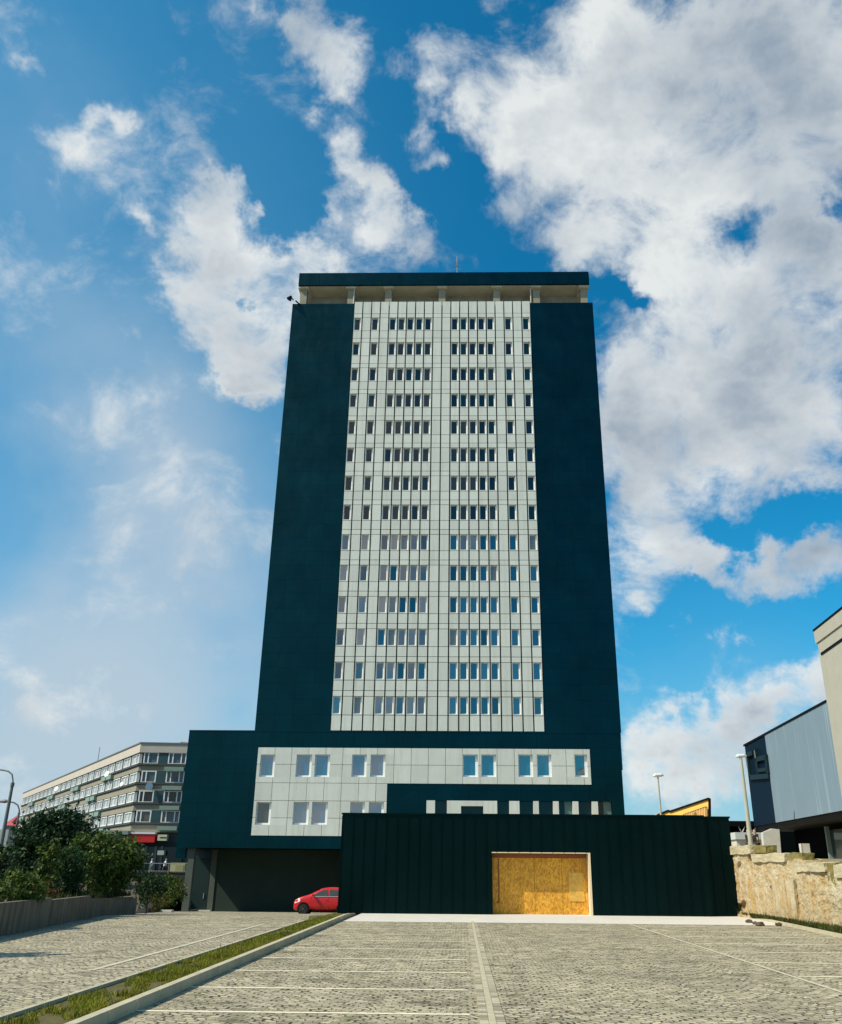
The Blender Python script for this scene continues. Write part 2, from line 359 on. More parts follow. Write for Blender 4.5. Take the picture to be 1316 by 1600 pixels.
def panels(mb, xs, zs, y0, y1, holes, gx, gz, m=0, tilt=0.0):
    """cladding boxes on the grid xs, zs (front face y0), open gaps between, cut round the holes"""
    for i in range(len(xs)-1):
        for j in range(len(zs)-1):
            a, b, c, d = xs[i]+gx/2, xs[i+1]-gx/2, zs[j]+gz/2, zs[j+1]-gz/2
            hs = [h for h in holes if h[0] < b and h[1] > a and h[2] < d and h[3] > c]
            X = sorted({a, b} | {v for h in hs for v in h[:2] if a < v < b}); Z = sorted({c, d} | {v for h in hs for v in h[2:] if c < v < d})
            t = random.uniform(0, tilt)
            for p in range(len(X)-1):
                for q in range(len(Z)-1):
                    mx, mz = (X[p]+X[p+1])/2, (Z[q]+Z[q+1])/2
                    if any(h[0] < mx < h[1] and h[2] < mz < h[3] for h in hs): continue
                    mb.box(X[p], X[p+1], y0+t, y1, Z[q], Z[q+1], m)

# ------------------------------------------------------------------ ground and paving
def lotz(Y): return 0.0 if Y < 38 else -0.037*(min(Y, 80)-38)
g = MB(); g.face([(-2500, -2500, -2.2), (2500, -2500, -2.2), (2500, 2500, -2.2), (-2500, 2500, -2.2)])
struct(g.build('ground', m_ground))
g = MB()
ys = [-40, 0, 10, 20, 30, 38, 46, 54, 62, 70, 80]
for i in range(len(ys)-1):
    a, b = ys[i], ys[i+1]
    g.face([(-26, a, lotz(a)), (14.5, a, lotz(a)), (14.5, b, lotz(b)), (-26, b, lotz(b))])
struct(g.build('parking_lot', m_cob))
WA, WB = G(1147, 1431), G(1316, 1454)                        # foot of the right retaining wall
KB = [G(1170, 1434), G(1316, 1466)]
kd = (KB[1]-KB[0]).normalized()
K0, K1 = KB[0]-kd*1.5, KB[0]+kd*40
AX0, AX1, AY, = -5.51, 12.05, 41.7
g = MB(); g.face([(-4.45, 35.3, .006), (K0.x+(K0.y-35.3)*.06, 35.3, .006), (K0.x+.6, AY+1.5, .006), (-4.45, AY+1.5, .006)])
struct(g.build('concrete_apron', m_apron))
# setts laid in lines between the bays
g = MB()
for k in range(12):
    y = 33.6-2.55*k
    if y < 5: break
    w = .055
    g.face([(-4.34-y*.008, y-w, .005), (0.1, y-w, .005), (0.1, y+w, .005), (-4.34-y*.008, y+w, .005)])
for k in range(11):
    y = 34.0-2.62*k
    if y < 5: break
    g.face([(6.3, y-.055, .005), (11.3, y-.055, .005), (11.3, y+.055, .005), (6.3, y+.055, .005)])
struct(g.build('bay_marking_lines', m_sett)); g = MB()
for x0, x1, ya, yb in ((6.15, 6.24, 5, 35.2), (-7.02, -6.90, 18.0, 33.0)):
    g.face([(x0, ya, .009), (x1, ya, .009), (x1, yb, .009), (x0, yb, .009)])
for y in (18.3, 23.6, 29.0, 33.5):
    x0 = -12.6 if y > 23 else -6.9
    g.face([(-6.9 if y < 20 else -7.0-5.2*(y > 28), y-.05, .005), (-5.85, y-.05, .005), (-5.85, y+.05, .005), (-6.9 if y < 20 else -7.0-5.2*(y > 28), y+.05, .005)])
struct(g.build('lane_marking_lines', mat('worn_granite_line', (.56, .52, .38), .8, noise=.35, nscale=6)))
# drain line: a smooth channel stone between rows of setts
g = MB()
y = 4.0
while y < 35.2:
    L = 1.0; g.box(.345, .435, y+.01, y+L-.01, -.02, .016); y += L
struct(g.build('drainage_channel', m_steel if False else m_kerb))
g = MB(); rr = random.Random(3)
for x in (.225, .44):
    y = 4.0
    while y < 35.2:
        L = rr.uniform(.15, .24); g.box(x, x+.115, y+.008, y+L-.008, -.02, .010+rr.uniform(0, .006)); y += L
struct(g.build('channel_edging_setts', mat('edging_setts', (.45, .40, .28), .8, island=.45, noise=.15, nscale=9, bump=.5)))
# kerbs either side of the grass strip
def kerbrun(mb, pts, w, h, z=None):
    for a, b in zip(pts[:-1], pts[1:]):
        a = Vector(a); b = Vector(b); t = (b-a).normalized(); n = Vector((-t.y, t.x, 0))*w; L = (b-a).length; k = max(1, int(L/1.0))
        for i in range(k):
            p, q = a+t*(L*i/k+.006), a+t*(L*(i+1)/k-.006)
            zz = [lotz(p.y), lotz(q.y)]
            mb.prism([(p.x, p.y, zz[0]-.1), (q.x, q.y, zz[1]-.1), (q.x, q.y, zz[1]+h), (p.x, p.y, zz[0]+h)], n)
g = MB(); kerbrun(g, [(-4.32, 3, 0), (-4.60, 36.5, 0), (-4.66, 41.3, 0)], .13, .15); struct(fixn(g.build('kerb', m_kerb)))
g = MB(); kerbrun(g, [(-5.72, 3, 0), (-5.72, 34.9, 0)], .09, .07); struct(fixn(g.build('kerb', m_kerb)))
g = MB(); kerbrun(g, [(K0.x, K0.y, 0), (K1.x, K1.y, 0)], .12, .10); struct(fixn(g.build('kerb', m_kerb)))
g = MB(); g.face([(-5.72, 3, .02), (-4.44, 3, .02), (-4.72, 38, .02), (-5.72, 38, .02)]); g.face([(-5.72, 35, .024), (-4.78, 35, .024), (-4.78, 41.2, .024), (-6.3, 38.8, .024)])
struct(g.build('soil_strip', m_grassbase))
def blades(mb, n, area, hmin, hmax, w, rnd):
    for _ in range(n):
        x, y, z = area(rnd); h = rnd.uniform(hmin, hmax)*(1 if rnd.random() < .985 else 1.8); a = rnd.uniform(0, 6.28); lean = rnd.uniform(0, .8)*h; b = rnd.uniform(0, 6.28)
        dx, dy = math.cos(a)*w, math.sin(a)*w
        mb.face([(x-dx, y-dy, z), (x+dx, y+dy, z), (x+math.cos(b)*lean, y+math.sin(b)*lean, z+h)])
rnd = random.Random(5); g = MB()
def ar(r):
    y = 3+37*(r.random()**1.2)
    x = r.uniform(-5.62, -4.50-y*.0075)
    if math.sin(y*1.9)+math.sin(y*.73+1)+math.sin(x*9+y*3.1) < -.9: y += .9; x = min(x, -4.9)
    return (x, y, .02)
blades(g, 26000, ar, .02, .06, .010, rnd)
def ar2(r):
    cx, cy = clumps[r.randrange(len(clumps))]; return (cx+r.gauss(0, .07), cy+r.gauss(0, .09), .02)
clumps = [(rnd.uniform(-5.6, -4.85), rnd.uniform(5, 38)) for _ in range(160)]
blades(g, 9000, ar2, .04, .11, .014, rnd)
tag(g.build('grass', m_grass), 'rough yellow green grass in the narrow strip between two kerbs', 'grass', kind='stuff')
# right strip between the kerb and the old wall
g = MB()
wn = (WB-WA).normalized()
g.face([K0+Vector((0, 0, .03)), K1+Vector((0, 0, .03)), WA+wn*45+Vector((1, 0, .03)), WA-wn*3+Vector((1, 0, .03))])
struct(fixn(g.build('verge', m_soil)))
g = MB()
def ar3(r):
    t = r.random()**1.3*13; p = WA+wn*t; q = K0+kd*(t+1.2); s = r.uniform(.55 if t < 7 else .2, 1.0) if r.random() < .6 else r.uniform(.2, 1)
    return (q.x+(p.x-q.x)*s*.95, q.y+(p.y-q.y)*s*.95, .03)
blades(g, 9000, ar3, .05, .22, .02, rnd)
tag(g.build('weeds', leafmat('weed_leaves', (.03, .05, .008), (.09, .10, .02))), 'low dark weeds along the foot of the old stained wall', 'weeds', kind='stuff')

# ------------------------------------------------------------------ the office tower
D = 68.0
T = thing('office_tower', 'tall dark teal tower block with a white window grid and a wide podium', 'building', (-2, D, -1.2))
yF = D
def Z(x, y, Y=D): return P(x, y, Y).z
tx0, tx1 = P(398, 1142, D).x, P(971, 1145, D).x
wx0, wx1 = P(516, 1142, D).x, P(851.5, 1143, D).x
zt0 = Z(684, 1143); wing_top = Z(500, 474.5); white_top = Z(690, 471.5)
bw = (wx1-wx0)/20
zw_low, zw_hi = Z(690, 1088.7), Z(690, 496.5); fl = (zw_hi-zw_low)/13; wh = zw_low-Z(690, 1116.0)
core = MB()
core.box(tx0, tx1, D+.30, D+20, zt0-.5, wing_top-.02)
core.build('core', m_joint, T)
m_colu = mat('column_concrete', (.30, .28, .21), .85, noise=.2)
# dark wings
w = MB()
nz = 32; zs = [zt0+(wing_top-.35-zt0)*k/nz for k in range(nz+1)]+[wing_top]
for a, b in ((tx0, wx0-.01), (wx1+.01, tx1)):
    w = MB(); panels(w, [a+(b-a)*k/4 for k in range(5)], zs, D, D+.29, [], .007, .009, tilt=.006); w.build('dark_wing_cladding', m_teal, T)
s_ = MB(); s_.box(tx0+.02, tx0+.30, D+.31, D+20, zt0-.4, wing_top-.03); s_.box(tx1-.30, tx1-.02, D+.31, D+20, zt0-.4, wing_top-.03)
s_.box(tx0+.1, tx1-.1, D+20.0, D+20.2, zt0-.4, wing_top-.05)
s_.build('side_cladding', m_teal, T)
# white grid
xs = [wx0+bw*k for k in range(21)]
zs = [zt0+.02]
rows = []
for r in range(14):
    zt = zw_low+fl*r; rows.append(zt)
    zs += [zt-wh-.10, zt, zt+fl*.165]
zs[-1] = zs[-2]+fl*.165
zs.append(white_top)
zs = sorted(zs)
wcols = [0, 2, 4, 5, 6, 7, 8, 11, 12, 13, 14, 15, 17, 19]
holes = []
ww0, ww1 = .10*bw, .84*bw
for zt in rows:
    for c_ in wcols: holes.append((xs[c_]+ww0, xs[c_]+ww1, zt-wh, zt-.005))
w = MB()
YW = D-.06
# vertical gaps wide, horizontal gaps narrow
panels(w, xs, zs, YW, YW+.20, holes, .105, .045, tilt=.006)
w.build('white_cladding', m_clad, T)
def tower_window(mb, gl, x, zt, pan=None):
    a, b = x+ww0-.01, x+ww1+.01; y = YW+.20
    t = .055
    mb.box(a, a+t, y, y+.06, zt-wh-.01, zt+.01); mb.box(b-.11, b, y, y+.06, zt-wh-.01, zt+.01)
    mb.box(a+t, b-.11, y, y+.06, zt-wh-.01, zt-wh+.075); mb.box(a+t, b-.11, y, y+.06, zt-.05, zt+.01)
    gl.box(a+t, b-.11, y+.035, y+.045, zt-wh+.075, zt-.05)
frnd = random.Random(11)
f_ = MB(); g_ = MB(); tower_window(f_, g_, wx0, rows[0])
wc = Vector((wx0+(ww0+ww1)/2, YW+.24, rows[0]-wh/2))
proto = f_.build('window', m_frame, T, loc=wc); pane = g_.build('pane', m_glass_b, proto)
first = True
GL = [mat('coated_glass', c, .03, ior=i_) for c, i_ in (((.22, .24, .25), 1.6), ((.002, .035, .075), 2.4), ((.003, .026, .055), 2.1), ((.02, .025, .05), 2.9))]
pmesh = []
for k in range(4):
    q = pane.data.copy(); q.materials.clear(); q.materials.append(GL[k]); pmesh.append(q)
NROW = 6
for r in range(NROW):
    for c_ in wcols:
        if first: o, p = proto, pane; first = False
        else:
            o = proto.copy(); C.objects.link(o); p = pane.copy(); C.objects.link(p); p.parent = o
        o.location = proto.location if o is proto else Vector((wc.x+bw*c_, wc.y, wc.z+fl*r))-Vector(T.location)
        p.data = pmesh[frnd.choice((1, 1, 1, 1, 2, 2, 3, 3, 3, 3, 1, 2, 0))]
        p.rotation_euler = (R(frnd.uniform(-1.2, 1.2)), 0, R(frnd.uniform(-1.6, 1.6)))
f_ = MB(); g_ = [MB(), MB(), MB()]
for r in range(NROW, 14):
    for c_ in wcols:
        tower_window(f_, MB(), xs[c_], rows[r])
        a, b = xs[c_]+ww0+.045, xs[c_]+ww1-.10; y = YW+.24; dy = frnd.uniform(-.008, .008); dz = frnd.uniform(-.012, .012)
        frnd.choice(g_).face([(a, y-dy-dz, rows[r]-wh+.07), (b, y+dy-dz, rows[r]-wh+.07), (b, y+dy+dz, rows[r]-.045), (a, y-dy+dz, rows[r]-.045)])
up_w = f_.build('upper_windows', m_frame, T); up_w['kind'] = 'stuff'; up_w['label'] = 'narrow white framed windows of the upper eight storeys'
GU = [mat('upper_coated_glass', c, .03, ior=1.6) for c in ((.003, .022, .032), (.010, .014, .026), (.004, .016, .024))]
for q, mm in zip(g_, GU):
    o = q.build('upper_panes', mm, up_w); o['kind'] = 'stuff'
# roof storey: slab on short columns
zs_b = Z(690, 444.6, D+.3); zs_t = Z(690, 425.5, D+.3)
sx0, sx1 = P(467, 437, D+.3).x, P(920.5, 434, D+.3).x
dep = 13.0
w = MB(); xsn = [sx0+(sx1-sx0)*k/14 for k in range(15)]
panels(w, xsn, [zs_b, zs_t], D+.3, D+.5, [], .012, .01, tilt=.008)
w.box(sx0, sx0+.2, D+.52, D+dep, zs_b, zs_t-.01); w.box(sx1-.2, sx1, D+.52, D+dep, zs_b, zs_t-.01)
slab = w.build('roof_fascia', m_teal, T)
w = MB(); w.box(sx0+.21, sx1-.21, D+.51, D+dep, zs_b+.04, zs_t-.06); w.build('roof_slab', m_soffit, T)
w = MB(); _d = ray(600, 463.5); yb = _d.y*(zs_b+.04-CAM_H)/_d.z
w.box(sx0+.8, sx1-.8, yb, yb+.3, wing_top-.4, zs_b+.04); w.build('attic_wall', m_conc, T)
for k, cxp in enumerate((475, 549, 607.5, 691, 776, 838, 912)):
    x = P(cxp, 462, yb-1.2).x; q = MB()
    q.box(x-.32, x+.32, yb-1.4, yb-.8, wing_top-.4, zs_b-.16)
    q.box(x-.5, x+.5, D+.52, yb-.01, zs_b-.16, zs_b+.05, 1)
    q.build('roof_column', [m_colu, m_soffit], T)
for cxp in (553.5, 829.5):
    x = P(cxp, 460, D+.7).x; q = MB(); q.tube([(x, D+.75, wing_top-.2), (x, D+.75, zs_b+.05)], .06, 8); q.build('downpipe', m_concl, T)
w = MB(); w.box(tx0+.3, tx1-.3, D+.32, D+19.8, wing_top-.5, wing_top-.2); w.build('roof_deck', m_conc, T)
# antenna
p0 = P(714.5, 426, D+5); w = MB()
w.tube([(p0.x, D+5, zs_t-.1), (p0.x, D+5, P(714, 401, D+5).z)], .05, 6)
zz = P(714, 415, D+5).z
for dz, L in ((0, .35), (.35, .2), (-.45, .5)): w.tube([(p0.x-L, D+5, zz+dz), (p0.x+L, D+5, zz+dz)], .035, 6)
w.box(p0.x-.12, p0.x+.05, D+4.9, D+5.1, zz-.1, zz+.25)
w.build('antenna', m_mast, T)
# floodlight on an arm at the roof corner
a = P(470, 477, D-.1); b = P(462, 470, D-.25); c = P(455, 465, D-.45)
w = MB(); w.tube([a, b], .07, 6); w.tube([P(459, 469, D-.35), c], .05, 6)
fo = w.build('lamp_arm', m_black, T)
w = MB(); c2 = P(452.5, 466, D-.45); w.tube([c2+Vector((.15, 0, .22)), c2+Vector((-.05, 0, -.12))], [.12, .26], 10); w.build('floodlight', m_black, fo)
w = MB(); w.box(a.x-.15, a.x+.45, D-.05, D+.05, a.z-1.6, a.z-.2)
# podium
px0, px1 = P(296, 1143, D).x, P(968.5, 1150, D).x
zpt = Z(400, 1143.2); zpb = Z(400, 1325.5)
gw0 = P(290, 1325, D).x
pc = MB()
pc.box(px0+.1, px1-.1, D+.42, D+22, zpb+.02, zpt-.05)                # upper storeys
pc.box(P(528, 1400, D).x, px1-.1, D+.42, D+22, -2, zpb+.02)          # ground floor to the right, behind the pavilion
pc.build('podium_core', m_tjoint, T)
# dark podium cladding: a grid with the white field and the ribbon cut out
wf = [(P(404, 1168, D).x-.0, P(922.5, 1190, D).x, Z(640, 1224.5), Z(640, 1169)), (P(398, 1240, D).x, P(605, 1240, D).x, Z(450, 1306), Z(640, 1224.5))]
rib = (P(666, 1262, D).x, P(957, 1262, D).x, Z(760, 1300), Z(760, 1251.3))
w = MB(); n = 26
gx = [px0+(px1-px0)*k/n for k in range(n+1)]; gz = [zpb+(zpt-zpb)*k/8 for k in range(9)]
panels(w, gx, gz, D, D+.4, wf+[rib], .008, .008, tilt=.004)
w.box(px0-.0, px1, D-.03, D+.41, zpt+.001, zpt+.10)
w.box(px0, px0+.12, D+.41, D+22, zpb+.03, zpt); w.box(px1-.12, px1, D+.41, D+22, -1.5, zpt)
w.box(px0-.02, gw0-.02, D+.2, D+.5, Z(280, 1341), zpb-.02)
w.build('podium_cladding', m_teal, T)
# white podium panels
def wr(x0, x1, y0, y1): return (P(x0, (y0+y1)/2, D).x, P(x1, (y0+y1)/2, D).x, Z((x0+x1)/2, y1), Z((x0+x1)/2, y0))
up = [wr(*q, 1179, 1214) for q in ((406.5, 429.5), (463, 487), (492, 515.5), (550, 573), (579, 602.3), (723.4, 746.7), (752, 775.3), (810, 832.8), (839.3, 862), (898.5, 920))]
up[-1] = (up[-1][0]-.02, up[-1][1]-.10, up[-1][2], up[-1][3])
lo = [wr(*q, 1253, 1288.5) for q in ((400, 423.5), (458.3, 482.5), (487.3, 512), (547, 569.7), (576, 599.5))]
w = MB()
gz1 = [Z(640, 1224.5), Z(640, 1195.5), Z(640, 1169)]
gx1 = [wf[0][0]+(wf[0][1]-wf[0][0])*k/19.4 for k in range(20)]+[wf[0][1]]
panels(w, gx1, gz1, D-.05, D+.15, up, .028, .028, tilt=.004)
gz2 = [wf[1][2], Z(450, 1278), Z(450, 1251), Z(640, 1224.5)]
gx2 = [wf[1][0]]+[v for v in gx1 if wf[1][0]+.3 < v < wf[1][1]-.3]+[wf[1][1]]
panels(w, gx2, gz2, D-.05, D+.15, lo, .028, .028, tilt=.004)
w.build('podium_white_panels', m_clad, T)
pg = [mat('podium_glass', c, .03, ior=i_) for c, i_ in (((.001, .075, .16), 2.7), ((.03, .05, .05), 1.9))]
for i, (a, b, c, d) in enumerate(up+lo):
    f_ = MB(); y = D+.16; t = .07
    f_.box(a-.02, a+t, y, y+.10, c-.02, d+.02); f_.box(b-.19, b+.02, y, y+.10, c-.02, d+.02); f_.box(a+t, b-.19, y, y+.10, c-.02, c+.13); f_.box(a+t, b-.19, y, y+.10, d-t, d+.02)
    q = f_.build('window', m_frame, T, loc=((a+b)/2, y, (c+d)/2))
    g_ = MB(); g_.box(a+t, b-.19, y+.05, y+.06, c+.13, d-t); gg = g_.build('pane', pg[0] if i < 10 else pg[1 if i == 10 else 0], q)
    gg.rotation_euler = (R(frnd.uniform(-.6, .6)), 0, R(frnd.uniform(-.8, .8)))
# ribbon windows at the pavilion roof
rx0, rx1, rz0, rz1 = rib; rz0 = Z(760, 1290)
w = MB(); w.box(rx0, rx1, D+.30, D+.32, rz0-2, rz1); w.build('ribbon_glazing', m_glass_d, T)
w = MB()
for a, b in ((666.5, 679.8), (698.5, 720.5), (755.2, 777), (796, 811.8), (833.5, 842), (864.5, 873.3), (895, 904), (925, 934.5)):
    w.box(P(a, 1262, D).x, P(b, 1262, D).x, D-.05, D+.28, rz0-2, rz1)
w.box(P(720.5, 1262, D).x, P(755.2, 1262, D).x, D-.05, D+.28, Z(740, 1259.5), rz1)
w.build('ribbon_white_piers', m_clad, T)
w = MB()
for a, b in ((883, 895), (944, 956)): w.box(P(a, 1262, D).x, P(b, 1262, D).x, D+.27, D+.29, rz0-2, rz1)
w.build('lighter_glazing', mat('pale_glazing', (.10, .17, .16), .2), T)  # paler panes in the ribbon
# glazed bay on the right flank
w = MB(); w.box(px1+.01, px1+.28, D+1.2, D+4, Z(966, 1200), Z(966, 1151)); w.build('side_bay', mat('bay_glass', (.05, .08, .08), .2), T)
# carport below the podium: soffit, rear wall, left pier, door, inner column
YR = D+4.2; zg = lotz(YR)
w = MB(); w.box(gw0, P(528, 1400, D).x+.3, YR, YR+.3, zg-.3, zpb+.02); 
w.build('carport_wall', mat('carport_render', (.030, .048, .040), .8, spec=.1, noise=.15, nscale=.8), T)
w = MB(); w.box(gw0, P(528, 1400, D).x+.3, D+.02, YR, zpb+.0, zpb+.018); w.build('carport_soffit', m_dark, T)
pxa, pxb = P(288, 1380, D+.3).x, P(299, 1380, D+.3).x
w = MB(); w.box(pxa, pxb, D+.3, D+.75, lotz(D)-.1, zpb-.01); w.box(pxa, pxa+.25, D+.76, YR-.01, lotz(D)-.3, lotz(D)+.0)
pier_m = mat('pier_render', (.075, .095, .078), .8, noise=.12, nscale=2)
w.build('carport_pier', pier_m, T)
dx0, dx1 = P(303, 1380, YR-.35).x, P(325, 1380, YR-.35).x
w = MB(); w.box(dx1, P(334, 1380, YR-.35).x, YR-.08, YR-.01, zg-.2, zpb-.02); w.build('carport_column', pier_m, T)
w = MB(); w.box(dx0-.5, dx1, YR-.12, YR-.01, Z(312, 1341, YR), zpb-.02); w.build('door_fanlight', mat('fanlight', (.012, .04, .055), .3), T)
w = MB(); w.box(dx0-.25, dx1-.02, YR-.10, YR-.02, zg+.05, Z(312, 1341.5, YR)); dr = w.build('door', mat('door_paint', (.004, .022, .022), .45), T)
w = MB(); w.box(dx1-.32, dx1-.27, YR-.16, YR-.11, zg+.9, zg+1.3); w.build('handle', m_steel, dr)
w = MB(); w.box(dx0-.5, P(334, 1380, YR-.35).x, YR-.6, YR-.13, zg-.15, zg+.10); w.build('door_step', m_concl, T)

# ------------------------------------------------------------------ entrance pavilion
E_ = thing('entrance_pavilion', 'low black seamed metal pavilion with a boarded orange entrance', 'building', (3.3, AY, 0))
azt = P(700, 1273.5, AY).z; AYB = AY+9
ax_r = P(1111, 1400, AY).x
ox0, ox1 = P(770, 1400, AY).x, P(924.5, 1400, AY).x; oz = P(850, 1333, AY).z
w = MB()
w.box(AX0, ox0, AY, AY+.5, -.05, azt); w.box(ox1, ax_r, AY, AY+.5, -.05, azt-.001); w.box(ox0, ox1, AY, AY+.5, oz, azt-.002)
w.box(AX0+.002, ax_r-.002, AY+.72, AYB, -.9, azt-.003); w.box(AX0, AX0+.3, AY+.5, AY+.72, -.05, azt-.004)
w.box(ax_r+.001, AX1+.25, AY+.45, AYB-.5, -.05, azt-.03)
w.build('wall', m_teal_annex, E_)
w = MB(); x = AX0
while x < ax_r-.1:
    lo_ = oz+.02 if ox0-.05 < x < ox1+.05 else -.02
    w.box(x-.014, x+.014, AY-.04, AY-.001, lo_, azt-.06)
    x += .505
x = ax_r+.3
while x < AX1+.2: w.box(x-.014, x+.014, AY+.41, AY+.449, -.02, azt-.08); x += .505
x = AY+.5
w.build('standing_seams', m_teal_annex, E_)
w = MB(); w.box(AX0-.04, ax_r+.02, AY-.06, AYB, azt+.001, azt+.07); w.box(ax_r+.03, AX1+.29, AY+.39, AYB-.5, azt-.028, azt+.05); w.build('roof_edge', m_teal_annex, E_)
w = MB(); rd = .60
n = 4; pw = (ox1-ox0-.34)/3.06
hx = ox0+.30
gate = None
for k, (a, b) in enumerate(((ox0+.001, hx), (hx, hx+1.62), (hx+1.62, hx+2.87), (hx+2.87, ox1-.07))):
    w.box(a+.006, b-.006, AY+rd-(.02 if k == 0 else 0)+.004*k, AY+rd+.06, 0.01, oz-.20)
gate = w.build('boarded_door', m_osb, E_)
w = MB(); w.box(ox0+.001, ox1-.08, AY+rd-.06, AY+rd+.05, oz-.19, oz-.02); w.build('header_board', m_osb_d, gate)
w = MB(); w.box(hx-.03, hx+.03, AY+rd-.03, AY+rd-.004, .5, oz-.25); w.box(hx-.09, hx+.02, AY+rd-.03, AY+rd-.004, .45, .52); w.build('hinge_strip', m_osb_d, gate)
w = MB(); w.box(hx+2.87+.3, hx+2.87+.98, AY+rd-.012, AY+rd+.01, .55, 1.75); w.build('faded_patch', mat('weathered_board', (.70, .42, .075), .7, noise=.3, nscale=6), gate)
w = MB(); w.box(ox1-.065, ox1+.03, AY-.03, AY+rd+.05, .005, oz+.03); w.box(ox0-.02, ox1-.07, AY-.03, AY+.02, oz-.01, oz+.03); w.build('door_trim', m_ply, E_)

